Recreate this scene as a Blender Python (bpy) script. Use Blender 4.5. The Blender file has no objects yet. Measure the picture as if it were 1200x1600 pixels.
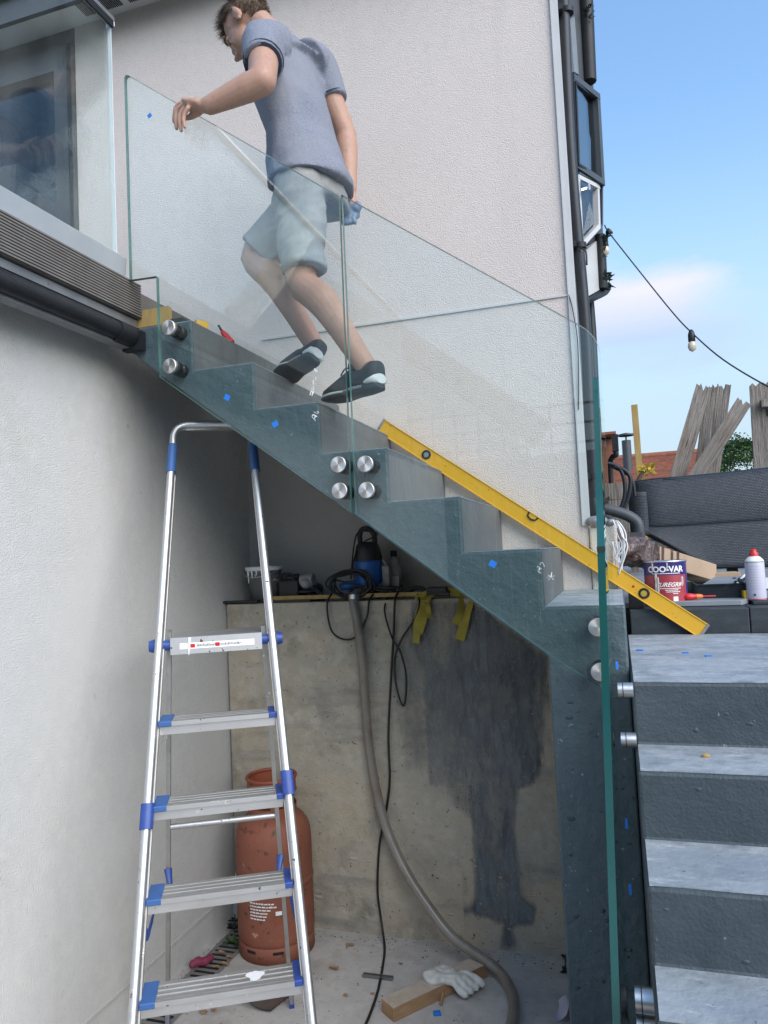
import bpy, bmesh, math, random
from math import sin, cos, pi, radians
from mathutils import Vector, Matrix, noise
random.seed(7)
S = bpy.context.scene
COL = S.collection

# ---------------------------------------------------------------- camera
H = 1.65
CAM_R = Matrix(((0.95208686, -0.06193139, -0.29949142),
                (0.30225994, 0.04140547, 0.95232584),
                (-0.04657828, -0.99722118, 0.05814098)))   # columns: camera right, down, forward
FOC = 1150.0
cam = bpy.data.cameras.new('camera')
cam.sensor_fit = 'HORIZONTAL'; cam.sensor_width = 36.0; cam.lens = 36.0 * FOC / 1200.0
cam.clip_start = 0.05; cam.clip_end = 2000
co = bpy.data.objects.new('camera', cam); COL.objects.link(co)
r_, d_, f_ = CAM_R.col[0], CAM_R.col[1], CAM_R.col[2]
co.matrix_world = Matrix(((r_[0], -d_[0], -f_[0], 0), (r_[1], -d_[1], -f_[1], 0), (r_[2], -d_[2], -f_[2], H), (0, 0, 0, 1)))
S.camera = co

# ---------------------------------------------------------------- sky, sun, exposure
SUN_EL, SUN_AZ = radians(36), radians(126)        # azimuth from +Y towards +X: thin bright evening cloud high on the right, no hard shadows
W = bpy.data.worlds.new('World'); S.world = W; W.use_nodes = True
nt = W.node_tree; nt.nodes.clear()
N = nt.nodes.new
out = N('ShaderNodeOutputWorld'); bg = N('ShaderNodeBackground'); sky = N('ShaderNodeTexSky')
sky.sky_type = 'NISHITA'; sky.sun_disc = False; sky.sun_elevation = SUN_EL; sky.sun_rotation = SUN_AZ
sky.altitude = 100; sky.air_density = 1.5; sky.dust_density = 0.0; sky.ozone_density = 5.0
bg.inputs[1].default_value = 0.120
# a low pinkish cloud bank and thin wisps on the clear sky
tc = N('ShaderNodeTexCoord')
def wmath(op, a, b=None):
    n = N('ShaderNodeMath'); n.operation = op
    for i, x in enumerate((a, b)):
        if x is None: continue
        if isinstance(x, (int, float)): n.inputs[i].default_value = x
        else: nt.links.new(x, n.inputs[i])
    return n.outputs[0]
mp = N('ShaderNodeMapping'); mp.inputs['Scale'].default_value = (1.6, 1.6, 5.0)
nz = N('ShaderNodeTexNoise'); nz.inputs['Scale'].default_value = 3.0; nz.inputs['Detail'].default_value = 8; nz.inputs['Roughness'].default_value = 0.5
nt.links.new(tc.outputs['Generated'], mp.inputs[0]); nt.links.new(mp.outputs[0], nz.inputs['Vector'])
cv = (CAM_R @ Vector(((1035 - 600) / FOC, (498 - 800) / FOC, 1))).normalized()
sv = N('ShaderNodeVectorMath'); sv.operation = 'SUBTRACT'; nt.links.new(tc.outputs['Generated'], sv.inputs[0]); sv.inputs[1].default_value = cv
ms = N('ShaderNodeVectorMath'); ms.operation = 'MULTIPLY'; nt.links.new(sv.outputs[0], ms.inputs[0]); ms.inputs[1].default_value = (1 / .13, 1 / .13, 1 / .06)
ln = N('ShaderNodeVectorMath'); ln.operation = 'LENGTH'; nt.links.new(ms.outputs[0], ln.inputs[0])
bank = wmath('SUBTRACT', 1.0, ln.outputs['Value'])                        # 1 in the bank's heart, negative outside
f1 = wmath('ADD', wmath('MULTIPLY', bank, 0.36), nz.outputs[0])
cr = N('ShaderNodeMapRange'); cr.inputs['From Min'].default_value = 0.50; cr.inputs['From Max'].default_value = 0.80; cr.inputs['To Max'].default_value = 0.85
nt.links.new(f1, cr.inputs[0])
sx = N('ShaderNodeSeparateXYZ'); nt.links.new(sv.outputs[0], sx.inputs[0])
hr = N('ShaderNodeMapRange'); hr.inputs['From Min'].default_value = -0.02; hr.inputs['From Max'].default_value = 0.035; nt.links.new(sx.outputs['Z'], hr.inputs[0])
cc = N('ShaderNodeMix'); cc.data_type = 'RGBA'; cc.inputs[6].default_value = (2.1, 2.6, 3.5, 1); cc.inputs[7].default_value = (3.5, 3.35, 3.9, 1); nt.links.new(hr.outputs[0], cc.inputs[0])
# pale evening haze low down, the same all round the horizon
sz = N('ShaderNodeSeparateXYZ'); nt.links.new(tc.outputs['Generated'], sz.inputs[0])
hz = N('ShaderNodeMapRange'); hz.interpolation_type = 'SMOOTHSTEP'; hz.inputs['From Min'].default_value = 0.50; hz.inputs['From Max'].default_value = 0.10; hz.inputs['To Max'].default_value = 0.92; nt.links.new(sz.outputs['Z'], hz.inputs[0])
hm = N('ShaderNodeMix'); hm.data_type = 'RGBA'; hm.inputs[7].default_value = (2.15, 2.75, 3.25, 1); nt.links.new(hz.outputs[0], hm.inputs[0]); nt.links.new(sky.outputs[0], hm.inputs[6])
mx = N('ShaderNodeMix'); mx.data_type = 'RGBA'; nt.links.new(cr.outputs[0], mx.inputs[0]); nt.links.new(hm.outputs[2], mx.inputs[6]); nt.links.new(cc.outputs[2], mx.inputs[7])
nt.links.new(mx.outputs[2], bg.inputs[0]); nt.links.new(bg.outputs[0], out.inputs[0])
sl = bpy.data.lights.new('sun', 'SUN'); sl.energy = 1.9; sl.angle = radians(60); sl.color = (1, 0.915, 0.82)
so = bpy.data.objects.new('sun', sl); COL.objects.link(so)
sd = Vector((sin(SUN_AZ) * cos(SUN_EL), cos(SUN_AZ) * cos(SUN_EL), sin(SUN_EL)))
so.rotation_euler = sd.to_track_quat('Z', 'Y').to_euler()
V = S.view_settings; V.view_transform = 'Standard'; V.look = 'None'; V.gamma = 1; V.use_curve_mapping = False
V.exposure = 1.22
S.render.engine = 'CYCLES'
S.cycles.transparent_max_bounces = 32; S.cycles.max_bounces = 8; S.cycles.glossy_bounces = 5; S.cycles.diffuse_bounces = 4

def P(px, py, Y):
    """a sight line met with the vertical plane at depth Y"""
    v = CAM_R @ Vector(((px - 600) / FOC, (py - 800) / FOC, 1)); t = Y / v.y
    return Vector((v.x * t, Y, H + v.z * t))
def G(px, py, z):
    v = CAM_R @ Vector(((px - 600) / FOC, (py - 800) / FOC, 1)); t = (z - H) / v.z
    return Vector((v.x * t, v.y * t, z))

# ---------------------------------------------------------------- mesh builder
class MB:
    def __init__(s): s.v = []; s.f = []; s.m = []; s.sm = []
    def add(s, vs, fs, mi=0, smooth=False):
        o = len(s.v); s.v += [Vector(v) for v in vs]
        for f in fs: s.f.append(tuple(i + o for i in f)); s.m.append(mi); s.sm.append(smooth)
        return s
    def box(s, x0, x1, y0, y1, z0, z1, mi=0):
        vs = [(x, y, z) for z in (z0, z1) for y in (y0, y1) for x in (x0, x1)]
        return s.add(vs, [(0, 2, 3, 1), (4, 5, 7, 6), (0, 1, 5, 4), (2, 6, 7, 3), (0, 4, 6, 2), (1, 3, 7, 5)], mi)
    def obox(s, c, ax, ay, az, hx, hy, hz, mi=0):
        c = Vector(c); ax, ay, az = [Vector(a).normalized() for a in (ax, ay, az)]
        vs = [c + ax * (hx * i) + ay * (hy * j) + az * (hz * k) for k in (-1, 1) for j in (-1, 1) for i in (-1, 1)]
        return s.add(vs, [(0, 2, 3, 1), (4, 5, 7, 6), (0, 1, 5, 4), (2, 6, 7, 3), (0, 4, 6, 2), (1, 3, 7, 5)], mi)
    def bar(s, a, b, w, t, up=(0, 0, 1), mi=0):
        a, b = Vector(a), Vector(b); d = (b - a).normalized(); u = Vector(up)
        sx = d.cross(u).normalized(); uu = sx.cross(d).normalized()
        return s.obox((a + b) / 2, d, sx, uu, (b - a).length / 2, w / 2, t / 2, mi)
    def prism(s, poly, axis, a0, a1, mi=0):
        """poly in the plane across `axis`: axis 'y' -> (x,z), 'x' -> (y,z), 'z' -> (x,y)"""
        def pt(p, a): return {'y': (p[0], a, p[1]), 'x': (a, p[0], p[1]), 'z': (p[0], p[1], a)}[axis]
        n = len(poly); vs = [pt(p, a0) for p in poly] + [pt(p, a1) for p in poly]
        fs = [tuple(range(n))[::-1], tuple(range(n, 2 * n))] + [(i, (i + 1) % n, n + (i + 1) % n, n + i) for i in range(n)]
        return s.add(vs, fs, mi)
    def rings(s, rings, close=True, caps=True, mi=0, smooth=True):
        n = len(rings[0]); vs = [p for r in rings for p in r]; fs = []
        for k in range(len(rings) - 1):
            for i in range(n if close else n - 1):
                j = (i + 1) % n; fs.append((k * n + i, k * n + j, (k + 1) * n + j, (k + 1) * n + i))
        s.add(vs, fs, mi, smooth)
        if caps:
            s.add(rings[0], [tuple(range(n))[::-1]], mi); s.add(rings[-1], [tuple(range(n))], mi)
        return s
    def tube(s, pts, r, seg=10, mi=0, caps=True, flat=1.0, up=None):
        pts = [Vector(p) for p in pts]; rs = r if isinstance(r, (list, tuple)) else [r] * len(pts)
        rg = []; pu = Vector(up) if up else None
        for i, p in enumerate(pts):
            d = (pts[min(i + 1, len(pts) - 1)] - pts[max(i - 1, 0)])
            d = d.normalized() if d.length > 1e-9 else Vector((0, 0, 1))
            if pu is None:
                pu = Vector((0, 0, 1)) if abs(d.z) < .9 else Vector((0, 1, 0))
            a = d.cross(pu).normalized(); b = a.cross(d).normalized(); pu = b
            rg.append([p + a * (cos(2 * pi * k / seg) * rs[i]) + b * (sin(2 * pi * k / seg) * rs[i] * flat) for k in range(seg)])
        return s.rings(rg, True, caps, mi)
    def cyl(s, a, b, r, r2=None, seg=20, mi=0): return s.tube([a, b], [r, r if r2 is None else r2], seg, mi)
    def lathe(s, prof, c, axis=(0, 0, 1), seg=28, mi=0, caps=False):
        c = Vector(c); w = Vector(axis).normalized(); u = w.orthogonal().normalized(); v = w.cross(u)
        rg = [[c + w * h + (u * cos(2 * pi * k / seg) + v * sin(2 * pi * k / seg)) * max(r, 1e-5) for k in range(seg)] for r, h in prof]
        return s.rings(rg, True, caps, mi)
    def ell(s, c, ax, ay, az, seg=16, n=10, mi=0):
        c = Vector(c); ax, ay, az = Vector(ax), Vector(ay), Vector(az); rg = []
        for i in range(n + 1):
            t = pi * i / n; rr = max(sin(t), 1e-3)
            rg.append([c + az * (-cos(t)) + ax * (rr * cos(2 * pi * k / seg)) + ay * (rr * sin(2 * pi * k / seg)) for k in range(seg)])
        return s.rings(rg, True, True, mi)
    def sheet(s, grid, mi=0, smooth=True):
        n = len(grid[0]); vs = [p for r in grid for p in r]
        return s.add(vs, [(i * n + j, i * n + j + 1, (i + 1) * n + j + 1, (i + 1) * n + j) for i in range(len(grid) - 1) for j in range(n - 1)], mi, smooth)
    def mesh(s, name, mats, off=Vector((0, 0, 0))):
        me = bpy.data.meshes.new(name); me.from_pydata([tuple(v - off) for v in s.v], [], s.f)
        for m in (mats if isinstance(mats, (list, tuple)) else [mats]): me.materials.append(m)
        me.polygons.foreach_set('material_index', s.m); me.polygons.foreach_set('use_smooth', s.sm)
        b = bmesh.new(); b.from_mesh(me); bmesh.ops.recalc_face_normals(b, faces=b.faces); b.to_mesh(me); b.free(); me.update()
        return me

def rootof(o):
    while o.parent: o = o.parent
    return o
def obj(name, mb, mat, parent=None, local=False, bevel=0, weld=False, disp=None):
    """one linked mesh object; builder coordinates are the world's unless local"""
    off = Vector((0, 0, 0)) if (local or parent is None) else rootof(parent).location
    me = mb if isinstance(mb, bpy.types.Mesh) else mb.mesh(name, mat, off)
    o = bpy.data.objects.new(name, me); COL.objects.link(o); o.parent = parent
    if bevel:
        m = o.modifiers.new('bevel', 'BEVEL'); m.width = bevel; m.segments = 2; m.limit_method = 'ANGLE'; m.angle_limit = radians(40)
    return o
def tag(o, label=None, cat=None, group=None, kind=None):
    for k, v in (('label', label), ('category', cat), ('group', group), ('kind', kind)):
        if v: o[k] = v
    return o
def thing(name, loc, label, cat, group=None, rotz=0):
    o = bpy.data.objects.new(name, None); o.empty_display_size = .1; COL.objects.link(o)
    o.location = Vector(loc); o.rotation_euler = (0, 0, rotz)
    return tag(o, label, cat, group)
def single(name, mb, mat, label, cat, group=None, bevel=0):
    c = sum(mb.v, Vector()) / len(mb.v); c.z = min(v.z for v in mb.v)
    o = bpy.data.objects.new(name, mb.mesh(name, mat, c)); COL.objects.link(o); o.location = c
    if bevel:
        m = o.modifiers.new('bevel', 'BEVEL'); m.width = bevel; m.segments = 2; m.limit_method = 'ANGLE'; m.angle_limit = radians(40)
    return tag(o, label, cat, group)
def voxel(mb, size, smooth=0):
    """fuse a builder's closed shapes into one continuous skin"""
    me = mb.mesh('tmp', []); o = bpy.data.objects.new('tmp', me); COL.objects.link(o)
    m = o.modifiers.new('r', 'REMESH'); m.mode = 'VOXEL'; m.voxel_size = size; m.use_smooth_shade = True
    if smooth:
        k = o.modifiers.new('s', 'SMOOTH'); k.iterations = smooth; k.factor = .5
    dg = bpy.context.evaluated_depsgraph_get(); dg.update()
    r = bpy.data.meshes.new_from_object(o.evaluated_get(dg))
    bpy.data.objects.remove(o); bpy.data.meshes.remove(me)
    return r
def finish(me, name, mat, off=Vector((0, 0, 0)), disp=None):
    me.name = name; me.materials.clear(); me.materials.append(mat)
    if disp:
        ns = [v.normal.copy() for v in me.vertices]
        for v, n in zip(me.vertices, ns): v.co += n * disp(v.co, n)
    for v in me.vertices: v.co -= off
    for p in me.polygons: p.use_smooth = True
    return me
def spline(pts, n=8):
    pts = [Vector(p) for p in pts]; r = []
    for i in range(len(pts) - 1):
        a, b, c, d = pts[max(i - 1, 0)], pts[i], pts[i + 1], pts[min(i + 2, len(pts) - 1)]
        for k in range(n):
            t = k / n; r.append(.5 * (2 * b + (c - a) * t + (2 * a - 5 * b + 4 * c - d) * t * t + (3 * b - a - 3 * c + d) * t ** 3))
    r.append(pts[-1]); return r
def textmesh(s, size, shear=0, extrude=0, bold=0):
    c = bpy.data.curves.new('t', 'FONT'); c.body = s; c.size = size; c.shear = shear; c.extrude = extrude; c.align_x = 'CENTER'; c.align_y = 'CENTER'; c.offset = bold
    c.resolution_u = 3
    o = bpy.data.objects.new('t', c); COL.objects.link(o); dg = bpy.context.evaluated_depsgraph_get(); dg.update()
    me = bpy.data.meshes.new_from_object(o.evaluated_get(dg)); bpy.data.objects.remove(o)
    vs = [v.co.copy() for v in me.vertices]; fs = [tuple(p.vertices) for p in me.polygons]; bpy.data.meshes.remove(me)
    return vs, fs

# ---------------------------------------------------------------- materials
def mat(name, col, rough=.6, metal=0, var=None, spots=None, bump=None, bump2=None, spec=.5, streak=None, coat=0):
    """var=(scale, colour2, lo, hi); spots=list of (scale, threshold, colour[, softness]); bump=(scale, strength, distance)"""
    m = bpy.data.materials.new(name); m.use_nodes = True; nt = m.node_tree; L = nt.links.new; N = nt.nodes.new
    b = nt.nodes['Principled BSDF']; b.inputs['Roughness'].default_value = rough; b.inputs['Metallic'].default_value = metal
    b.inputs['Specular IOR Level'].default_value = spec; b.inputs['Coat Weight'].default_value = coat
    b.inputs['Base Color'].default_value = (*col, 1)
    tc = N('ShaderNodeTexCoord'); cur = None
    def rgb(c):
        n = N('ShaderNodeRGB'); n.outputs[0].default_value = (*c, 1); return n.outputs[0]
    cur = rgb(col)
    def mixin(fac, c):
        nonlocal cur
        k = N('ShaderNodeMix'); k.data_type = 'RGBA'; L(fac, k.inputs[0]); L(cur, k.inputs[6]); k.inputs[7].default_value = (*c, 1); cur = k.outputs[2]
    def noisefac(sc, lo, hi, detail=6, stretch=None, rough=.6, off=0):
        v = tc.outputs['Object']
        mp = N('ShaderNodeMapping'); mp.inputs['Location'].default_value = (off, off * .7, off * 1.3)
        if stretch: mp.inputs['Scale'].default_value = stretch
        L(v, mp.inputs[0]); n = N('ShaderNodeTexNoise'); n.inputs['Scale'].default_value = sc; n.inputs['Detail'].default_value = detail; n.inputs['Roughness'].default_value = rough
        L(mp.outputs[0], n.inputs['Vector'])
        r = N('ShaderNodeMapRange'); r.inputs['From Min'].default_value = lo; r.inputs['From Max'].default_value = hi; L(n.outputs[0], r.inputs[0]); return r.outputs[0], n.outputs[0]
    k = 0
    for vv in ([var] if var and not isinstance(var, list) else (var or [])):
        k += 3.1
        f, _ = noisefac(vv[0], vv[2], vv[3], stretch=vv[4] if len(vv) > 4 else None, off=k); mixin(f, vv[1])
    for sp in (spots or []):
        k += 5.7
        f, _ = noisefac(sp[0], sp[1] - .05, sp[1] - .05 + (sp[3] if len(sp) > 3 else .02), detail=3, off=k, stretch=sp[4] if len(sp) > 4 else None); mixin(f, sp[2])
    L(cur, b.inputs['Base Color'])
    prev = None
    for bp in (bump, bump2):
        if not bp: continue
        _, h = noisefac(bp[0], 0, 1, detail=bp[3] if len(bp) > 3 else 4, stretch=bp[4] if len(bp) > 4 else None, off=k + 9); k += 2
        bn = N('ShaderNodeBump'); bn.inputs['Strength'].default_value = bp[1]; bn.inputs['Distance'].default_value = bp[2]; L(h, bn.inputs['Height'])
        if prev: L(prev, bn.inputs['Normal'])
        prev = bn.outputs[0]
    if prev: L(prev, b.inputs['Normal'])
    return m

def glassmat(name, tint, ior=1.5, dirt=0.0, dirtcol=(.55, .6, .6)):
    """a sheet of glass: straight transmission, Fresnel reflection on both faces"""
    m = bpy.data.materials.new(name); m.use_nodes = True; nt = m.node_tree; nt.nodes.clear(); L = nt.links.new; N = nt.nodes.new
    o = N('ShaderNodeOutputMaterial'); t = N('ShaderNodeBsdfTransparent'); t.inputs[0].default_value = (*tint, 1)
    g = N('ShaderNodeBsdfGlossy'); g.inputs['Roughness'].default_value = 0.0; g.inputs[0].default_value = (.97, 1, 1, 1)
    fr = N('ShaderNodeFresnel'); ge = N('ShaderNodeNewGeometry'); mr = N('ShaderNodeMapRange')
    mr.inputs['To Min'].default_value = ior; mr.inputs['To Max'].default_value = 1 / ior
    L(ge.outputs['Backfacing'], mr.inputs[0]); L(mr.outputs[0], fr.inputs[0])
    mx = N('ShaderNodeMixShader'); L(fr.outputs[0], mx.inputs[0]); L(t.outputs[0], mx.inputs[1]); L(g.outputs[0], mx.inputs[2]); last = mx.outputs[0]
    if dirt:
        d = N('ShaderNodeBsdfDiffuse'); d.inputs[0].default_value = (*dirtcol, 1)
        tc = N('ShaderNodeTexCoord'); mp = N('ShaderNodeMapping'); mp.inputs['Scale'].default_value = (3, 3, .8); n = N('ShaderNodeTexNoise'); n.inputs['Scale'].default_value = 3; n.inputs['Detail'].default_value = 8
        L(tc.outputs['Object'], mp.inputs[0]); L(mp.outputs[0], n.inputs['Vector'])
        r = N('ShaderNodeMapRange'); r.inputs['From Min'].default_value = .35; r.inputs['From Max'].default_value = .8; r.inputs['To Max'].default_value = dirt; L(n.outputs[0], r.inputs[0])
        m2 = N('ShaderNodeMixShader'); L(r.outputs[0], m2.inputs[0]); L(last, m2.inputs[1]); L(d.outputs[0], m2.inputs[2]); last = m2.outputs[0]
    L(last, o.inputs[0]); return m

M = {}
M['house'] = mat('house_render', (.70, .63, .585), .9, var=[(1.1, (.65, .585, .54), .35, .75), (1.6, (.60, .545, .50), .55, .85, (3, 3, .35)), (30, (.64, .575, .53), .48, .75)], spots=[(230, .66, (.50, .45, .42), .1)], bump=(175, .85, .0075, 3), bump2=(60, .25, .005, 2), spec=.2)
M['cream'] = mat('cream_render', (.70, .65, .57), .9, var=(1.5, (.64, .58, .49), .35, .75), bump=(175, .85, .0075, 3), bump2=(60, .25, .005, 2), spec=.2)
M['leftwall'] = mat('white_render', (.575, .575, .565), .9, var=[(1.2, (.53, .528, .51), .4, .7), (3.5, (.53, .515, .48), .52, .8, (1, 1, .5)), (1.5, (.50, .49, .455), .58, .85, (3, 3, .3)), (22, (.60, .595, .57), .45, .75)], spots=[(13, .76, (.42, .41, .38), .06), (40, .785, (.30, .29, .27), .04)], bump=(190, .8, .0065, 3), bump2=(60, .25, .005, 2), spec=.2)
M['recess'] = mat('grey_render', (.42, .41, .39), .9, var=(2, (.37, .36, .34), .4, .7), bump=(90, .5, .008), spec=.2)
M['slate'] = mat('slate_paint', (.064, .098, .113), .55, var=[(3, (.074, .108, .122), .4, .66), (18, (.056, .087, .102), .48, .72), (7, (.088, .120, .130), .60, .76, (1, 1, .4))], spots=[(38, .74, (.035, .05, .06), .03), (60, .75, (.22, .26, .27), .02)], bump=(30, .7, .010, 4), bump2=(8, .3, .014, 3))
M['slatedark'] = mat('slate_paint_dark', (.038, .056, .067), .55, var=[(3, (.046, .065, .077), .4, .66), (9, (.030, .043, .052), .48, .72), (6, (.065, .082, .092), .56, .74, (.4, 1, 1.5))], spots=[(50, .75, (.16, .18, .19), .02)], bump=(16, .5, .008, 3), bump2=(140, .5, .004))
M['riserup'] = mat('worn_lit_riser_paint', (.105, .112, .118), .6, var=[(5, (.14, .148, .152), .4, .7), (40, (.085, .09, .095), .5, .8, (1, 1, .2))], bump=(30, .4, .008))  # riserup: worn slate paint, its tone lightened for sky light from the right
M['tread'] = mat('worn_tread', (.24, .275, .30), .55, var=[(4, (.33, .365, .39), .38, .62), (13, (.17, .20, .225), .48, .70), (22, (.42, .45, .47), .55, .72, (.5, 1.6, 1)), (2.2, (.22, .26, .30), .5, .68, (1, 3, 1))], spots=[(45, .72, (.11, .13, .15), .05), (30, .74, (.55, .58, .60), .06, (.4, 1, 1))], bump=(30, .5, .008), bump2=(9, .4, .012))
M['block'] = mat('shuttered_concrete', (.41, .365, .285), .85, var=[(2.2, (.34, .315, .26), .38, .62), (1.6, (.42, .355, .255), .48, .66, (1, 1, 2.2)), (5, (.22, .205, .17), .53, .74), (9, (.44, .41, .35), .55, .76), (18, (.45, .41, .34), .5, .75), (3.2, (.22, .215, .195), .55, .74, (.6, 1, 3))],
    spots=[(60, .715, (.10, .095, .08), .05), (26, .745, (.12, .11, .095), .05), (110, .715, (.14, .13, .11), .05)], bump=(40, .5, .008), bump2=(9, .3, .01), spec=.25)
M['floor'] = mat('pale_paving', (.46, .445, .42), .7, var=[(2.2, (.38, .36, .335), .4, .66), (12, (.50, .485, .465), .4, .7), (5, (.31, .29, .265), .54, .74), (28, (.38, .36, .33), .5, .75)], spots=[(60, .73, (.22, .20, .18), .05), (150, .72, (.25, .23, .21), .05), (9, .74, (.27, .25, .23), .1)], bump=(60, .15, .003), spec=.3)
M['white'] = mat('white_trim', (.78, .78, .77), .5, var=(6, (.70, .70, .69), .4, .8))
M['greytrim'] = mat('pale_grey_trim', (.52, .525, .52), .55, var=(6, (.46, .465, .46), .4, .8))
M['black'] = mat('black_plastic', (.013, .015, .018), .5, var=(20, (.022, .024, .027), .4, .8), spec=.3)
M['pipe'] = mat('dark_pipe', (.016, .021, .028), .42, var=(12, (.026, .030, .036), .45, .8), spec=.35)
M['anthracite'] = mat('anthracite_frame', (.055, .064, .072), .45, var=(10, (.068, .076, .084), .4, .8), spec=.4)
M['alu'] = mat('aluminium', (.62, .625, .63), .46, .95, var=(30, (.58, .59, .60), .4, .7), spots=[(48, .73, (.75, .74, .71), .015), (36, .745, (.22, .045, .035), .012), (64, .74, (.05, .05, .05), .012)], bump=(120, .1, .001))
M['aludull'] = mat('dull_aluminium', (.42, .42, .40), .5, .8, var=(14, (.34, .33, .31), .4, .7), spots=[(40, .74, (.7, .7, .68), .015)])
M['alutread'] = mat('tread_aluminium', (.62, .62, .61), .42, .85, var=(16, (.50, .49, .47), .4, .75, (.3, 1, 1)), spots=[(18, .70, (.74, .73, .70), .03), (55, .74, (.10, .09, .08), .03)], bump=(90, .15, .001))
M['deckalu'] = mat('grey_trim', (.36, .39, .41), .5, .2, var=(8, (.42, .45, .47), .4, .8))
M['composite'] = mat('composite_board', (.135, .125, .115), .75, var=(10, (.165, .155, .145), .4, .7), spots=[(40, .76, (.3, .28, .26), .02)], bump=(80, .2, .002))
M['steelbeam'] = mat('grey_steel', (.16, .17, .18), .55, .2, var=(10, (.21, .22, .225), .4, .7), spots=[(22, .7, (.16, .10, .07), .05)])
M['steel'] = mat('brushed_steel', (.66, .645, .62), .36, 1.0, var=(30, (.58, .56, .54), .4, .7))
def brushed():
    m = mat('turned_steel', (.66, .645, .62), .40, 1.0); nt = m.node_tree; b = nt.nodes['Principled BSDF']; t = nt.nodes.new('ShaderNodeTangent'); t.direction_type = 'RADIAL'; t.axis = 'Y'
    nt.links.new(t.outputs[0], b.inputs['Tangent']); b.inputs['Anisotropic'].default_value = .85; return m
M['turned'] = brushed()
M['blue'] = mat('blue_plastic', (.025, .06, .26), .42, var=(25, (.03, .08, .30), .4, .7))
M['bluelight'] = mat('light_blue_plastic', (.04, .115, .31), .55, var=(25, (.034, .10, .26), .4, .7), spots=[(30, .74, (.02, .04, .1), .03)])
M['bluetape'] = mat('blue_tape', (.01, .17, .62), .6)
M['navy'] = mat('pump_blue', (.02, .12, .40), .35)
M['gas'] = mat('orange_cylinder_paint', (.25, .082, .048), .65, var=[(5, (.19, .066, .04), .4, .68), (2, (.30, .115, .07), .45, .7), (12, (.20, .08, .05), .55, .75)], spots=[(28, .68, (.10, .05, .035), .05), (70, .72, (.14, .07, .05), .04), (14, .74, (.62, .40, .28), .1)], bump=(40, .12, .004))
M['gasring'] = mat('orange_guard_paint', (.27, .07, .035), .55, var=(8, (.2, .055, .03), .4, .7), spots=[(30, .7, (.06, .035, .025), .05)])
M['yellow'] = mat('yellow_level', (.66, .37, .025), .42, var=(14, (.66, .36, .015), .4, .75), spots=[(60, .73, (.2, .11, .02), .03), (22, .73, (.40, .34, .22), .06), (90, .74, (.12, .09, .05), .03)])
M['skin'] = mat('skin', (.41, .245, .175), .55, var=[(14, (.47, .27, .195), .4, .7), (4, (.36, .195, .14), .45, .7), (55, (.34, .195, .14), .55, .75)], bump=(160, .08, .002)); 
M['skin'].node_tree.nodes['Principled BSDF'].inputs['Subsurface Weight'].default_value = .12
M['skin'].node_tree.nodes['Principled BSDF'].inputs['Subsurface Radius'].default_value = (.012, .005, .003)
M['polo'] = mat('blue_grey_jersey', (.215, .235, .29), .9, var=[(420, (.11, .12, .155), .45, .7, (.35, .35, 1.0)), (260, (.30, .315, .36), .5, .78, (.35, .35, 1.0)), (5, (.23, .24, .275), .4, .7)], bump=(300, .5, .002), bump2=(14, .25, .01), spec=.2)
M['polotrim'] = mat('navy_trim', (.035, .05, .085), .85)
M['shorts'] = mat('grey_jersey', (.255, .262, .255), .9, var=[(400, (.17, .18, .18), .42, .7, (.3, .3, 1)), (6, (.30, .305, .30), .4, .7)], bump=(300, .5, .002), bump2=(12, .25, .01), spec=.2)
M['shoe'] = mat('black_mesh', (.022, .022, .026), .7, var=(60, (.05, .035, .038), .5, .7), bump=(300, .3, .002))
M['sole'] = mat('black_rubber', (.03, .03, .033), .6); M['solewhite'] = mat('white_foam', (.62, .62, .61), .6, var=(20, (.45, .44, .43), .5, .8))
M['hair'] = mat('brown_hair', (.13, .085, .055), .55, var=(40, (.20, .14, .09), .4, .7))
M['glove'] = mat('work_glove', (.20, .25, .33), .8, var=(30, (.15, .19, .26), .4, .7)); M['leather'] = mat('pale_glove', (.60, .60, .56), .8, var=(22, (.42, .42, .38), .45, .75), bump=(60, .5, .004))
M['timber'] = mat('sawn_timber', (.36, .22, .115), .8, var=(9, (.25, .145, .075), .4, .7, (1, 1, 4)), bump=(60, .3, .003, 4, (1, 1, 6)))
M['timbertop'] = mat('pale_timber', (.50, .43, .35), .85, var=(16, (.40, .33, .26), .4, .7), bump=(60, .3, .003))
M['newwood'] = mat('yellow_timber', (.40, .28, .105), .8, var=(8, (.32, .21, .075), .4, .7, (6, 6, 1)))
M['weathered'] = mat('weathered_wood', (.25, .225, .20), .92, var=[(5, (.34, .31, .28), .42, .66, (2, 2, .4)), (9, (.13, .11, .095), .5, .7, (7, 7, .35)), (2.5, (.22, .17, .13), .5, .7)], spots=[(7, .72, (.05, .04, .035), .05, (1.4, 1, .7)), (26, .70, (.07, .055, .045), .06, (3, 3, .2))], bump=(12, .9, .03, 5, (6, 6, .3)))
M['strap'] = mat('yellow_webbing', (.36, .30, .04), .85, var=(14, (.24, .20, .05), .4, .7), bump=(200, .4, .002))
M['hose'] = mat('milky_hose', (.38, .345, .30), .28, var=[(7, (.28, .235, .19), .4, .7), (25, (.46, .41, .35), .55, .75)], spec=.6)
M['hose'].node_tree.nodes['Principled BSDF'].inputs['Transmission Weight'].default_value = .5
M['cable'] = mat('black_cable', (.010, .010, .011), .5)
M['bucket'] = mat('grey_bucket', (.16, .165, .165), .6, var=(9, (.35, .35, .34), .6, .7), spots=[(16, .66, (.62, .62, .60), .04)])
M['toolgrey'] = mat('tool_grey', (.28, .28, .275), .5, var=(15, (.15, .15, .15), .4, .7)); M['toolblack'] = mat('tool_black', (.018, .019, .022), .5)
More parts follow.
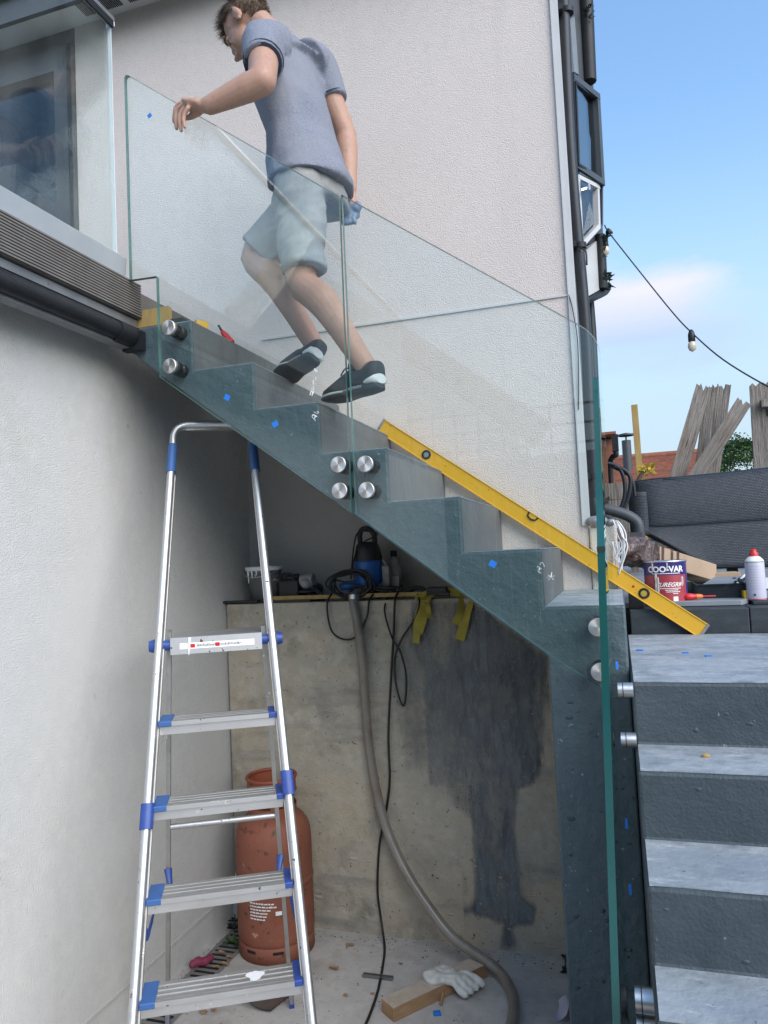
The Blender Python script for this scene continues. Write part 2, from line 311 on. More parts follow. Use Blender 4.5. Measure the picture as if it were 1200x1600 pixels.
M['card'] = mat('cardboard', (.40, .29, .20), .85, var=(6, (.34, .245, .165), .4, .7)); M['wrap'] = mat('brown_wrap', (.07, .045, .04), .2, var=(14, (.15, .105, .09), .45, .7), bump=(16, .9, .03))
M['sleeper'] = mat('dark_sleeper', (.022, .030, .036), .6, var=(12, (.04, .05, .055), .45, .75, (1, 3, 3)), bump=(40, .3, .004))
M['capstone'] = mat('grey_capping', (.19, .215, .235), .6, var=(9, (.24, .265, .285), .4, .7))
M['tinpurple'] = mat('tin_purple', (.035, .025, .16), .3, var=(10, (.05, .04, .2), .4, .7)); M['tinred'] = mat('tin_red', (.36, .05, .065), .35, var=(9, (.30, .04, .055), .4, .7))
M['tinmetal'] = mat('tin_metal', (.6, .61, .62), .35, .9); M['print'] = mat('white_print', (.78, .78, .77), .6); M['printgrey'] = mat('grey_print', (.45, .44, .42), .6)
M['red'] = mat('red_plastic', (.55, .02, .025), .3); M['orange'] = mat('orange_plastic', (.70, .16, .03), .35); M['lilac'] = mat('lilac_can', (.50, .49, .60), .4)
M['yellowfoam'] = mat('yellow_foam', (.75, .47, .02), .8); M['traymat'] = mat('tray_black', (.012, .018, .022), .3, var=(14, (.06, .08, .085), .55, .75))
M['bulb'] = mat('clear_bulb', (.62, .55, .42), .12, spec=.8); M['leaf'] = mat('leaf', (.035, .085, .022), .6, var=(2.2, (.075, .15, .045), .4, .65)); M['leafdark'] = mat('weed_dark', (.01, .022, .014), .6)
M['bark'] = mat('bark', (.09, .065, .045), .9); M['yleaf'] = mat('yellow_leaf', (.42, .30, .03), .7)
M['tile'] = mat('clay_tile', (.27, .095, .055), .85, var=[(2.5, (.19, .07, .045), .4, .65), (9, (.34, .14, .085), .45, .75)], spots=[(5, .68, (.12, .09, .06), .1)])
M['brick'] = mat('red_brick', (.28, .12, .075), .9, var=(5, (.2, .085, .06), .4, .7)); M['grass'] = mat('ground_earth', (.11, .105, .08), .95, var=(3, (.07, .085, .04), .4, .7))
M['purple'] = mat('purple_rag', (.22, .03, .07), .7); M['drain'] = mat('drain_metal', (.33, .33, .32), .5, .6); M['pvc'] = mat('zinc_scrap', (.30, .31, .31), .3, .9)
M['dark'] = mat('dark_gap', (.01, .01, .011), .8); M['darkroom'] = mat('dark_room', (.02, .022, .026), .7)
M['glass'] = glassmat('balustrade_glass', (.955, .985, .975)); M['glassdirty'] = glassmat('dusty_glass', (.93, .975, .975), dirt=.045)
M['window'] = glassmat('window_glass', (.72, .76, .78)); M['coated'] = glassmat('coated_window_glass', (.6, .65, .68), 2.9); M['bulbglass'] = glassmat('bulb_glass', (.95, .9, .8))
M['edge'] = mat('glass_edge', (.012, .078, .074), .12, spec=.5, var=(3, (.018, .10, .095), .4, .7)); M['edgelight'] = mat('polished_glass_edge', (.58, .63, .63), .2, spec=.6)
def edgeglass():
    m = bpy.data.materials.new('thin_glass_edge'); m.use_nodes = True; b = m.node_tree.nodes['Principled BSDF']
    b.inputs['Base Color'].default_value = (.07, .17, .155, 1); b.inputs['Roughness'].default_value = .1; return m
M['edgethin'] = edgeglass()
def rattan():
    m = mat('rattan_weave', (.045, .055, .066), .5); nt = m.node_tree; L = nt.links.new; N = nt.nodes.new; b = nt.nodes['Principled BSDF']
    uv = N('ShaderNodeUVMap'); bk = N('ShaderNodeTexBrick'); bk.offset = .5; bk.inputs['Scale'].default_value = 1
    bk.inputs['Brick Width'].default_value = .015; bk.inputs['Row Height'].default_value = .0085; bk.inputs['Mortar Size'].default_value = .0018; bk.inputs['Mortar Smooth'].default_value = .8
    bk.inputs['Color1'].default_value = (.066, .080, .098, 1); bk.inputs['Color2'].default_value = (.044, .054, .067, 1); bk.inputs['Mortar'].default_value = (.012, .014, .018, 1)
    L(uv.outputs[0], bk.inputs['Vector']); L(bk.outputs['Color'], b.inputs['Base Color'])
    bn = N('ShaderNodeBump'); bn.inputs['Strength'].default_value = .8; bn.inputs['Distance'].default_value = .006; bn.invert = True; L(bk.outputs['Fac'], bn.inputs['Height']); L(bn.outputs[0], b.inputs['Normal'])
    return m
M['rattan'] = rattan()

# ================================================================ ground
Y0, YW = 2.30, 3.13                       # near face of the upper flight, house wall
def slab(x0, x1, y0, y1, z): return MB().add([(x0, y0, z), (x1, y0, z), (x1, y1, z), (x0, y1, z)], [(0, 1, 2, 3)])
tag(obj('lower_ground', slab(-300, 300, -300, 3.5, -.03), M['grass']), kind='structure')
tag(obj('patio_floor', MB().box(-1.9, 4, -6, 3.3, -.02, 0), M['floor']), kind='structure')
g = MB(); g.box(.0, 300, 3.5, 300, -.5, 1.36); g.box(-300, -10, 3.5, 300, -.5, 1.36); g.box(-10, 0, 10.5, 300, -.5, 1.36)
tag(obj('garden_ground', g, M['grass']), kind='structure')

# ================================================================ house
house = thing('house', (-1.3, YW, 0), 'rendered house wall rising beside the stairs, with a downpipe and an open bay window', 'house')
soff = [(-1.633, 2.405), (-.225, 1.32)]
w = MB(); w.prism([(-2.585, 2.4), (-1.70, 2.4), (-1.633, 2.405), (-.225, 1.325), (-.225, .2), (-.11, .2), (-.11, 4.62), (-2.585, 4.62)], 'y', YW, YW + .27)
obj('wall', w, M['house'], house)
obj('wall', MB().box(-5.2, -2.585, YW, YW + .27, 2.4, 2.695), M['house'], house)
obj('lintel', MB().box(-5.2, -2.585, YW + .002, YW + .27, 4.42, 4.62), M['anthracite'], house)
w = MB(); w.box(-.42, -.11, 3.4, 10.4, 1.2, 5.5); obj('side_wall', w, M['anthracite'], house)
w = MB(); w.box(-.108, .0, YW - .012, 3.42, 1.2, 1.728); obj('wall_base', w, M['cream'], house, bevel=.01)
w = MB(); w.box(-1.55, -.134, YW - .007, YW + .001, 2.694, 2.702); obj('bell_bead', w, M['greytrim'], house)
w = MB(); w.box(-.126, -.104, YW - .010, YW + .1, 1.732, 4.6); w.box(-.133, -.1255, YW - .013, YW + .002, 1.732, 4.6); obj('corner_trim', w, M['greytrim'], house)
# eaves
w = MB(); w.box(-5.3, -.05, 2.96, YW + .02, 4.53, 4.56); sof = obj('soffit', w, M['white'], house)
for c in range(3):
    w = MB()
    for k in range(22): w.box(-2.47 + c * .27 + k * .0105, -2.4655 + c * .27 + k * .0105, 2.985, 3.085, 4.526, 4.531)
    obj('vent', w, M['dark'], sof)
w = MB(); w.box(-5.3, -.05, 2.935, 2.96, 4.49, 4.63); obj('fascia', w, M['anthracite'], house)
w = MB(); w.prism([(2.90, 4.62), (2.90, 4.66), (5.6, 6.6), (9.5, 6.6), (9.5, 5.5), (3.4, 5.0), (3.05, 4.63)], 'x', -5.3, -.02); obj('roof', w, M['tile'], house)
# garden door in the same wall, seen through the balcony glass
w = MB(); w.box(-2.70, -2.588, YW - .03, YW + .06, 2.70, 4.42); w.box(-4.9, -2.70, YW - .028, YW + .06, 4.30, 4.42); w.box(-4.9, -2.70, YW - .028, YW + .06, 2.70, 2.82); w.box(-3.86, -3.74, YW - .026, YW + .06, 2.82, 4.30); df = obj('door_frame', w, M['anthracite'], house)
for x0, x1 in ((-3.74, -2.70), (-4.9, -3.86)): obj('pane', MB().box(x0, x1, YW + .02, YW + .026, 2.82, 4.30), M['window'], df)
w = MB(); w.box(-2.612, -2.589, YW - .036, YW - .029, 2.70, 4.42); obj('door_gasket', w, M['black'], df)
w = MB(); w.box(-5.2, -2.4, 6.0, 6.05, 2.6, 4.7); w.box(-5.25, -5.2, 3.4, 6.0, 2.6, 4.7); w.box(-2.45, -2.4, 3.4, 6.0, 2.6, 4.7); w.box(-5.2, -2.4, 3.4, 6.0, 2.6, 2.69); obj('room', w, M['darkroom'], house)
for x, z, h, mm in ((-3.1, 4.37, .05, 'pipe'), (-3.1, 4.02, .045, 'pipe'), (-3.1, 3.90, .03, 'anthracite')):  # added bars stand for the slanting lines reflected in the door pane
    w = MB(); w.box(x - .02, x + .02, YW + .03, 3.72, z - h, z + h); obj('reflection_rail', w, M[mm], df)
p_ = P(67, 140, 3.5); w = MB(); w.box(p_.x - .035, p_.x + .035, 3.48, 3.52, 3.9, 4.5); obj('inner_post', w, M['bark'], df)
w = MB(); w.box(-4.4, -2.72, 3.74, 3.76, 4.06, 4.50); obj('reflection_panel', w, M['drain'], df)  # added pale panel stands for the pale reflection in the pane
# downpipes
w = MB(); w.tube(spline([P(876, -160, 3.29), P(883, 60, 3.29), P(893, 260, 3.29), P(914, 500, 3.29), P(921, 640, 3.29), P(927, 760, 3.29), P(929, 790, 3.29)], 4), .0245, 16)
w.tube(spline([P(927, 780, 3.29), P(934, 806, 3.28), P(952, 818, 3.26)], 5), .027, 14)
dp = obj('downpipe', w, M['pipe'], house)
for py in (18, 385, 745):
    a = P(874 + (py / 745) * 44, py, 3.27); w = MB(); w.box(a.x - .035, a.x + .012, 3.235, 3.29, a.z - .013, a.z + .013); obj('pipe_bracket', w, M['black'], dp)
    q = P({18: 886, 385: 906, 745: 926}[py], py, 3.29); w = MB(); w.tube([q + Vector((0, 0, -.012)), q + Vector((0, 0, .012))], .0285, 16); obj('pipe_clip', w, M['black'], dp)
w = MB(); w.tube(spline([P(906, 388, 3.26), P(915, 392, 3.25), P(917, 414, 3.25)], 5), .004, 6); obj('zip_tie', w, M['cable'], dp)
w = MB(); w.tube([P(919, 440, 3.95), P(925, 515, 3.95), P(931, 640, 3.95), P(938, 790, 3.95)], .022, 12); obj('downpipe', w, M['pipe'], house)
# cable clipped down the corner
w = MB(); w.tube(spline([P(888, 458, 3.12), P(895, 485, 3.11), P(903, 540, 3.11), P(904, 640, 3.115)], 5), .0022, 6); obj('cable', w, M['cable'], house)
# canted bay beyond the corner
obj('bay_core', MB().prism([(-.12, 3.66), (-.10, 3.68), (.028, 3.905), (.015, 4.5), (-.12, 4.5)], 'z', 3.16, 5.4), M['anthracite'], house)
def facet(pts, ys, th, mi=0):
    """a panel with thickness between four sight lines"""
    a = [P(p[0], p[1], y) for p, y in zip(pts, ys)]; n = (a[1] - a[0]).cross(a[3] - a[0]).normalized()
    if n.y > 0: n = -n
    return a, n
def panel(mb, pts, ys, th):
    a, n = facet(pts, ys, th); b = [p - n * th for p in a]
    mb.add(a + b, [(0, 1, 2, 3), (7, 6, 5, 4), (0, 4, 5, 1), (1, 5, 6, 2), (2, 6, 7, 3), (3, 7, 4, 0)]); return mb
def frame(mb, pts, ys, wd, th):
    a, n = facet(pts, ys, th); c = sum(a, Vector()) / 4
    for i in range(4):
        p, q = a[i], a[(i + 1) % 4]; inw = (c - (p + q) / 2); d = (q - p).normalized(); inw = (inw - d * inw.dot(d)).normalized()
        mb.obox((p + q) / 2 + inw * wd / 2 - n * (th / 2 + (i % 2) * .0015), d, inw, n, (q - p).length / 2 - (0 if i % 2 else .002), wd / 2, th / 2)
    return mb
NA, FA = 3.60, 3.85
sash = obj('window', frame(MB(), [(897, 114), (938, 147), (946, 290), (903, 262)], [NA, FA, FA, NA], .030, .05), M['anthracite'], house)
obj('sash', frame(MB(), [(900, 126), (933, 153), (941, 281), (905, 258)], [NA, FA, FA, NA], .012, .065), M['black'], sash)
obj('pane', panel(MB(), [(901, 128), (931, 156), (938, 279), (905, 256)], [NA + .03, FA + .03, FA + .03, NA + .03], .004), M['coated'], sash)
w = MB(); panel(w, [(880, 110), (889, 112), (897, 250), (886, 248)], [3.56] * 4, .02); obj('window_sill_end', w, M['anthracite'], sash)
# lower light, pushed open at the bottom
s2 = obj('window', frame(MB(), [(904, 272), (937, 289), (939, 356), (910, 388)], [NA - .02, FA - .02, FA - .10, NA - .14], .022, .03), M['greytrim'], house)
obj('pane', panel(MB(), [(907, 282), (926, 292), (928, 350), (912, 366)], [NA - .03, NA + .06, NA + .0, NA - .06], .004), M['window'], s2)
obj('window_edge', frame(MB(), [(905, 268), (943, 289), (943, 352), (909, 392)], [NA + .02, FA + .02, FA - .05, NA - .11], .012, .03), M['anthracite'], s2)
w = MB(); w.bar(P(908, 297, NA - .06), P(922, 293, NA - .05), .008, .012); w.box(P(921, 292, NA - .06).x - .004, P(921, 292, NA - .06).x + .004, NA - .07, NA - .05, P(921, 298, NA - .06).z, P(921, 287, NA - .06).z); obj('stay', w, M['steel'], s2)
# panel under the lower light, bay roof above
obj('apron_panel', panel(MB(), [(911, 396), (934, 375), (938, 452), (917, 464)], [NA, FA, FA, NA], .03), M['greytrim'], house)
w = MB(); w.tube([P(930, 370, FA), P(936, 452, FA)], .003, 6); obj('panel_joint', w, M['black'], house)
obj('apron_panel', panel(MB(), [(892, 40), (900, 20), (907, 118), (897, 112)], [NA, FA, FA, NA], .03), M['capstone'], house)
w = MB(); w.tube(spline([P(915, 470, 3.7), P(925, 465, 3.75), P(945, 455, 3.95), P(949, 446, 4.0)], 4), .022, 10); obj('bay_gutter', w, M['black'], house)
obj('bay_post', MB().tube([P(941, 452, FA), P(939, 415, FA), P(937, 368, FA)], .028, 10), M['black'], house)
obj('bay_hopper', MB().tube([P(913, -60, FA), P(921, 128, FA)], .036, 10), M['black'], house)
w = MB()
for (cx, cy, n, s) in ((947, 440, 26, 9), (918, 20, 34, 9), (946, 375, 8, 5), (941, 395, 6, 5)):
    for k in range(n):
        a = P(cx + random.uniform(-.35, .5) * s, cy + random.uniform(-1.6, 1.6) * s, FA + random.uniform(-.06, .05)); d = Vector((random.uniform(-.2, 1), random.uniform(-.5, .5), random.uniform(-.3, 1))).normalized() * random.uniform(.02, .045)
        u = d.cross(Vector((random.random(), random.random(), random.random()))).normalized() * .009
        w.add([a - u, a + u, a + d], [(0, 1, 2)])
tag(obj('gutter_weeds', w, M['leafdark'], house), kind='stuff')

# ================================================================ wall under the balcony, ledge, concrete base
lw = thing('rendered_wall', (-1.8, 1.5, 0), 'white textured wall on the left, below the balcony and behind the ladder', 'wall')
obj('wall', MB().box(-2.05, -1.80, -3.5, 3.45, .136, 2.50), M['leftwall'], lw)
obj('plinth', MB().box(-2.05, -1.806, -3.5, 3.12, -.02, .128), M['leftwall'], lw)
obj('stop_bead', MB().box(-1.81, -1.7985, -3.5, 3.118, .127, .1362), M['leftwall'], lw)
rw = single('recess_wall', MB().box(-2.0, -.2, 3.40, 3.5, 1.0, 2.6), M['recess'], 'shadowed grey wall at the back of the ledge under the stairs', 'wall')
base = thing('concrete_wall', (-1.0, 3.12, 0), 'low bare concrete wall under the stairs, streaked with grey paint, tools on its ledge', 'wall')
obj('concrete_body', MB().box(-1.788, -.19, 3.12, 3.395, -.02, 1.45), M['block'], base, bevel=.006)
def pxpoly(pts, Y): return [(P(a, b, Y).x, P(a, b, Y).z) for a, b in pts]
def paintmat(name, col, col2, sc, full):
    """thin brushed paint: coverage comes from the patch's own edge distance and the brush grain"""
    m = mat(name, col, .6, var=[(5, col2, .35, .62), (22, (col[0] * .6, col[1] * .6, col[2] * .6), .48, .7, (1.6, 1, .3)), (40, (.24, .25, .245), .52, .75, (1.3, 1, .4))], spots=[(70, .69, (.34, .33, .30), .06)], bump=(40, .3, .004)); nt = m.node_tree; L = nt.links.new; N = nt.nodes.new
    b = nt.nodes['Principled BSDF']; tc = N('ShaderNodeTexCoord'); mp = N('ShaderNodeMapping'); mp.inputs['Scale'].default_value = (1, 1, .35); n = N('ShaderNodeTexNoise'); n.inputs['Scale'].default_value = sc; n.inputs['Detail'].default_value = 10; n.inputs['Roughness'].default_value = .72
    L(tc.outputs['Object'], mp.inputs[0]); L(mp.outputs[0], n.inputs['Vector']); at = N('ShaderNodeAttribute'); at.attribute_name = 'cover'
    am = N('ShaderNodeMath'); am.operation = 'MULTIPLY_ADD'; am.inputs[1].default_value = 2.6; am.inputs[2].default_value = -.8; L(n.outputs[0], am.inputs[0])
    ad = N('ShaderNodeMath'); ad.operation = 'ADD'; L(am.outputs[0], ad.inputs[0]); L(at.outputs['Fac'], ad.inputs[1])
    r = N('ShaderNodeMapRange'); r.inputs['From Min'].default_value = .70; r.inputs['From Max'].default_value = 1.46; r.inputs['To Max'].default_value = full; L(ad.outputs[0], r.inputs[0]); L(r.outputs[0], b.inputs['Alpha']); return m
def patch(poly, y, m_, soft=.03, gain=1.0):
    pts = [Vector(p) for p in pxpoly(poly, 3.118)]; x0, x1 = min(p.x for p in pts) - .01, max(p.x for p in pts) + .01; z0, z1 = min(p.y for p in pts) - .01, max(p.y for p in pts) + .01
    st_ = .011; nx, nz_ = int((x1 - x0) / st_) + 1, int((z1 - z0) / st_) + 1; g = []; cov = []
    for j in range(nz_ + 1):
        row = []
        for i in range(nx + 1):
            q = Vector((x0 + (x1 - x0) * i / nx, z0 + (z1 - z0) * j / nz_)); ins = False; dm = 9
            for k in range(len(pts)):
                a, b = pts[k], pts[(k + 1) % len(pts)]
                if (a.y > q.y) != (b.y > q.y) and q.x < (b.x - a.x) * (q.y - a.y) / (b.y - a.y) + a.x: ins = not ins
                t = max(0, min(1, (q - a).dot(b - a) / (b - a).length_squared)); dm = min(dm, (q - a - (b - a) * t).length)
            cov.append(gain * max(0, min(1, .5 + (dm if ins else -dm) / soft))); row.append(Vector((q.x, y, q.y)))
        g.append(row)
    mb = MB(); mb.sheet(g); o = obj('paint_patch', mb, m_, base); at = o.data.attributes.new('cover', 'FLOAT', 'POINT'); at.data.foreach_set('value', cov)
pm1 = paintmat('thin_grey_wash', (.15, .165, .175), (.21, .21, .20), 7, .75); pm2 = paintmat('grey_blue_wash', (.120, .142, .160), (.19, .205, .212), 6, .86); pm3 = paintmat('pale_wash', (.16, .165, .165), (.22, .22, .21), 9, .5)
patch([(616, 960), (668, 960), (670, 1205), (640, 1195), (616, 1120)], 3.1188, pm3, .10, .7)
patch([(640, 938), (722, 938), (728, 1050), (735, 1232), (668, 1230), (664, 1050), (640, 1010)], 3.1182, pm1, .03, .75)
patch([(706, 938), (760, 955), (852, 1030), (852, 1090), (843, 1210), (834, 1226), (808, 1232), (806, 1300), (810, 1400), (838, 1416), (834, 1446), (800, 1448), (806, 1478), (778, 1484), (784, 1446), (728, 1424), (745, 1404), (738, 1300), (727, 1170), (722, 1050)], 3.1176, pm2, .03, .80)
patch([(760, 958), (852, 1032), (852, 1090), (845, 1195), (770, 1060)], 3.1170, pm2, .14, .6)
patch([(700, 1228), (735, 1228), (738, 1275), (712, 1262)], 3.1176, pm3, .05)
w = MB()
for k in range(26):        # pour lumps and blow holes near the foot
    x, z = random.uniform(-1.7, -.3), random.uniform(.01, .5) ** 1.3
    w.ell((x, 3.121, z), (random.uniform(.006, .03), 0, 0), (0, .004, 0), (0, 0, random.uniform(.004, .012)), 10, 6)
tag(obj('cement_lumps', w, M['block'], base), kind='stuff')

# ================================================================ staircase
st = thing('concrete_staircase', (-.2, 2.7, 0), 'grey-blue painted concrete staircase climbing to the left, with a lower flight turning towards the viewer', 'staircase')
ups = [(-.225, 1.645), (-.467, 1.822), (-.703, 2.0), (-.937, 2.178), (-1.178, 2.345), (-1.419, 2.53)]      # nosings x, z
TOP4 = 1.468
poly = [(.010, 0), (.010, TOP4), (-.225, TOP4)]
prev = TOP4
for i, (x, z) in enumerate(ups):
    poly.append((x, z))
    nx = ups[i + 1][0] if i + 1 < len(ups) else -1.66
    poly.append((nx, z))
poly += [(-1.66, 2.43), (-1.633, 2.405), (-.222, 1.318), (-.222, 0)]
def rough_prism(poly, y0, y1):
    """near face gets small hand-trowelled waviness along its outline"""
    m = MB(); m.prism(poly, 'y', y0, y1); return m
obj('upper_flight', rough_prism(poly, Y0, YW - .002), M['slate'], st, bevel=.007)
for i, (x, z) in enumerate([(.010, TOP4)] + ups):
    nx = ups[i][0] if i < len(ups) else -1.65
    t = MB(); t.box(nx + .004, x - .004, Y0 + .006, YW - .006, z + .0005, z + .003); obj('tread', t, M['tread'], st)
    if i:
        zz = TOP4 if i == 1 else ups[i - 2][1]
        r = MB(); r.box(x - .001, x + .0025, Y0 + .005, YW - .006, zz + .004, z - .004); obj('riser', r, M['riserup'], st)
low = [(1.285, 2.055), (1.124, 1.82), (.970, 1.577), (.818, 1.395), (.665, 1.19), (.51, 1.0), (.36, .8), (.2, .6)]  # z, nosing y
poly = [(3.11, 0), (3.11, 1.285)]
for i, (z, y) in enumerate(low):
    poly.append((y, z)); poly.append((y, low[i + 1][0] if i + 1 < len(low) else 0))
XL0, XL1 = .012, 1.45
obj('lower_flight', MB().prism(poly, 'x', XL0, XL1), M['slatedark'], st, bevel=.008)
for i, (z, y) in enumerate(low[:6]):
    yb = 3.10 if i == 0 else low[i - 1][1] - .003
    t = MB()
    n = 24; g0 = []
    for (yy, wob) in ((y + .004, .006), (yb, .004)):
        g0.append([Vector((XL0 + .006 + (XL1 - XL0 - .01) * k / n, yy + (random.uniform(0, wob) if yy < yb else 0), z + .003)) for k in range(n + 1)])
    g1 = [[Vector((v.x, v.y, z + .0004)) for v in r] for r in g0]
    t.rings([g0[0], g0[1], g1[1], g1[0], g0[0]], close=False, caps=False, smooth=False); obj('tread', t, M['tread'], st)
w = MB()
for k in range(60):       # blisters and chips in the paint
    if k < 30: c = Vector((random.uniform(-.2, -.02), Y0 - .0005, random.uniform(.2, 1.2))); a, b, d = (1, 0, 0), (0, 0, 1), (0, -1, 0)
    else:
        i = random.randrange(4); z, y = low[i]; c = Vector((random.uniform(.03, .8), y + .0005, z - random.uniform(.01, .13))); a, b, d = (1, 0, 0), (0, 0, 1), (0, -1, 0)
    s = random.uniform(.002, .007)
    w.ell(c, Vector(a) * s * random.uniform(1, 2.2), Vector(d) * s * .45, Vector(b) * s, 8, 6)
tag(obj('paint_blisters', w, M['slatedark'], st), kind='stuff')

# ================================================================ glass panes
PY0, PY1 = 2.227, 2.244
def pane(name, poly, y0, y1, parent, axis='y', edge='edgethin'):
    n = len(poly); m = MB(); m.prism(poly, axis, y0, y1)
    m.m = [0, 0] + [1] * n
    return obj(name, m, [M['glass'], M[edge]], parent)
def rounded(poly, rad):
    """rounds the corners listed in rad {index: radius}"""
    r = []
    for i, p in enumerate(poly):
        if i not in rad: r.append(p); continue
        p = Vector(p); a = Vector(poly[i - 1]); b = Vector(poly[(i + 1) % len(poly)]); R = rad[i]
        u, v = (a - p).normalized() * R, (b - p).normalized() * R
        for k in range(7):
            t = k / 6; r.append(tuple((p + u) * (1 - t) ** 2 + p * 2 * t * (1 - t) + (p + v) * t * t))
    return r
def boss(parent, c, ax=(0, -1, 0), r=.0265):
    """stainless standoff: cap in front of the pane, barrel behind it to the concrete"""
    c = Vector(c); a = Vector(ax)
    m = MB(); m.lathe([(.0005, .0140), (r * .94, .0138), (r, .0120), (r, .001), (r * .98, 0)], c, ax, 48); m.sm = [False] * len(m.sm); o = obj('standoff', m, M['turned' if ax[1] else 'steel'], parent)
    m = MB(); m.lathe([(r * .9, 0), (r * .9, -.003)], c - a * .0172, ax, 24, caps=True); m.lathe([(r * .92, -.020), (r * .92, -.074)], c, ax, 24, caps=True); obj('barrel', m, M['black' if ax[1] else 'steel'], o)
    return o
g1 = thing('stair_balustrade', (-1.2, 2.235, 1.8), 'upper pane of the stair glass, notched at its left end, the man reaching over it', 'glass balustrade', 'glass panes bolted to the stairs')
pane('pane', rounded([(-1.625, 2.687), (-1.625, 3.468), (-.806, 2.840), (-.812, 1.791), (-1.513, 2.318), (-1.513, 2.683)], {1: .03}), PY0, PY1, g1)
g2 = thing('stair_balustrade', (-.4, 2.235, 1.2), 'middle pane of the stair glass, sloping down to a rounded corner at the turn', 'glass balustrade', 'glass panes bolted to the stairs')
pane('pane', rounded([(-.797, 1.787), (-.797, 2.843), (-.012, 2.262), (-.022, 1.205), (-.21, 1.333)], {2: .07}), PY0, PY1, g2)
for p, o in (((264, 512), g1), ((266, 572), g1), ((529, 726), g1), ((531, 767), g1), ((571, 725), g2), ((573, 766), g2), ((934, 980), g2), ((938, 1050), g2)):
    a = P(p[0], p[1], 2.22); boss(o, (a.x, PY0, a.z))
GX0, GX1 = -.0385, -.0240
g3 = thing('stair_balustrade', (-.039, 1.85, 0.3), 'side pane of the lower flight, seen edge on as a thick teal line', 'glass balustrade', 'glass panes bolted to the stairs')
zt = P(938, 588, 2.2).z; zn = 1.645
pane('pane', [(2.205, zt), (1.50, zn), (1.50, .42), (2.205, .95 - .62)], GX0, GX1, g3, 'x', 'edge')
for v in g3.children[0].data.vertices: v.co.x -= .034 * max(0, (1.5 - v.co.z - .3)) * (1 if v.co.y < -.1 else .6)
obj('edge_joint', MB().box(GX0 - .0008, GX1 + .0008, 1.4985, 1.505, zn - .008, zn + .002), M['leafdark'], g3)
for (px, py, yy) in ((976, 1078, 2.03), (981, 1156, 2.03), (999, 1562, 1.60), (1000, 1606, 1.60)):
    a = P(px, py, yy); rs = .0185 if yy > 2 else .024; m = MB(); m.tube([(GX1 + .001, yy, a.z), (-.0115, yy, a.z)], rs, 24)
    o = obj('standoff', m, M['steel'], g3); m = MB(); m.tube([(-.0112, yy, a.z), (-.0095, yy, a.z)], rs * .92, 20); obj('washer', m, M['black'], o); m = MB(); m.tube([(-.0092, yy, a.z), (XL0 + .003, yy, a.z)], rs * 1.02, 24); obj('standoff_base', m, M['steel'], o); m = MB(); m.lathe([(rs, 0), (rs, .012), (.001, .0125)], (GX0 - .0005, yy, a.z), (-1, 0, 0), 24); obj('cap', m, M['black'], o)
for (px, py, yy) in ((967, 1040, 2.1), (974, 1160, 2.05), (981, 1287, 1.95), (986, 1390, 1.85)):
    a = P(px, py, yy); obj('tape_tab', MB().box(GX1 - .001, GX1 + .005, yy - .009, yy + .009, a.z - .009, a.z + .009), M['bluetape'], g3)
def tape(px, py, o, s=11):
    a = P(px, py, PY0); an = radians(random.uniform(-35, 35)); obj('tape_square', MB().obox((a.x, PY0 - .0012, a.z), (cos(an), 0, sin(an)), (-sin(an), 0, cos(an)), (0, 1, 0), s * .00095, s * .00085, .0007), M['bluetape'], o)
tape(234, 181, g1, 8.5); tape(355, 621, g1); tape(430, 663, g1); tape(770, 881, g2)
def ink(strokes, o, name='chalk_writing'):
    m = MB()
    for s in strokes:
        pts = [P(x, y, PY0 - .0008) for x, y in s]; m.tube(spline(pts, 4) if len(pts) > 2 else pts, .0016, 6, flat=.4)
    obj(name, m, M['print'], o)
Q = lambda x, y: (460 + x * 70 / 933, 560 + y * 120 / 1600)
ink([[Q(360, 1210), Q(440, 1300)], [Q(375, 1200), Q(385, 1175), Q(430, 1190), Q(470, 1215)], [Q(430, 1190), Q(425, 1250)], [Q(405, 1115), Q(470, 1150), Q(500, 1130), Q(490, 1100), Q(465, 1120)],   # A6
     [Q(325, 765), Q(340, 690), Q(370, 700), Q(365, 780), Q(395, 700), Q(395, 690)], [Q(360, 625), Q(385, 600), Q(405, 625), Q(395, 665), Q(365, 655), Q(360, 625)], [Q(360, 560), Q(420, 585)], [Q(385, 545), Q(395, 450)], [Q(395, 515), Q(440, 530)],
     [Q(415, 430), Q(455, 440)], [Q(430, 380), Q(465, 400)], [Q(440, 435), Q(450, 390)], [Q(415, 210), Q(445, 265), Q(480, 280)], [Q(430, 285), Q(480, 235)]], g1)
Q = lambda x, y: (820 + x * 80 / 1200, 860 + y * 70 / 1050)
ink([[Q(300, 480), Q(380, 540)], [Q(285, 400), Q(310, 380), Q(395, 440)], [Q(350, 410), Q(330, 465)], [Q(345, 345), Q(405, 280), Q(465, 385)],
     [Q(630, 515), Q(612, 620)], [Q(700, 598), Q(612, 610)], [Q(540, 575), Q(610, 620)], [Q(515, 645), Q(600, 600)], [Q(545, 700), Q(612, 630)], [Q(675, 690), Q(615, 620)]], g2)

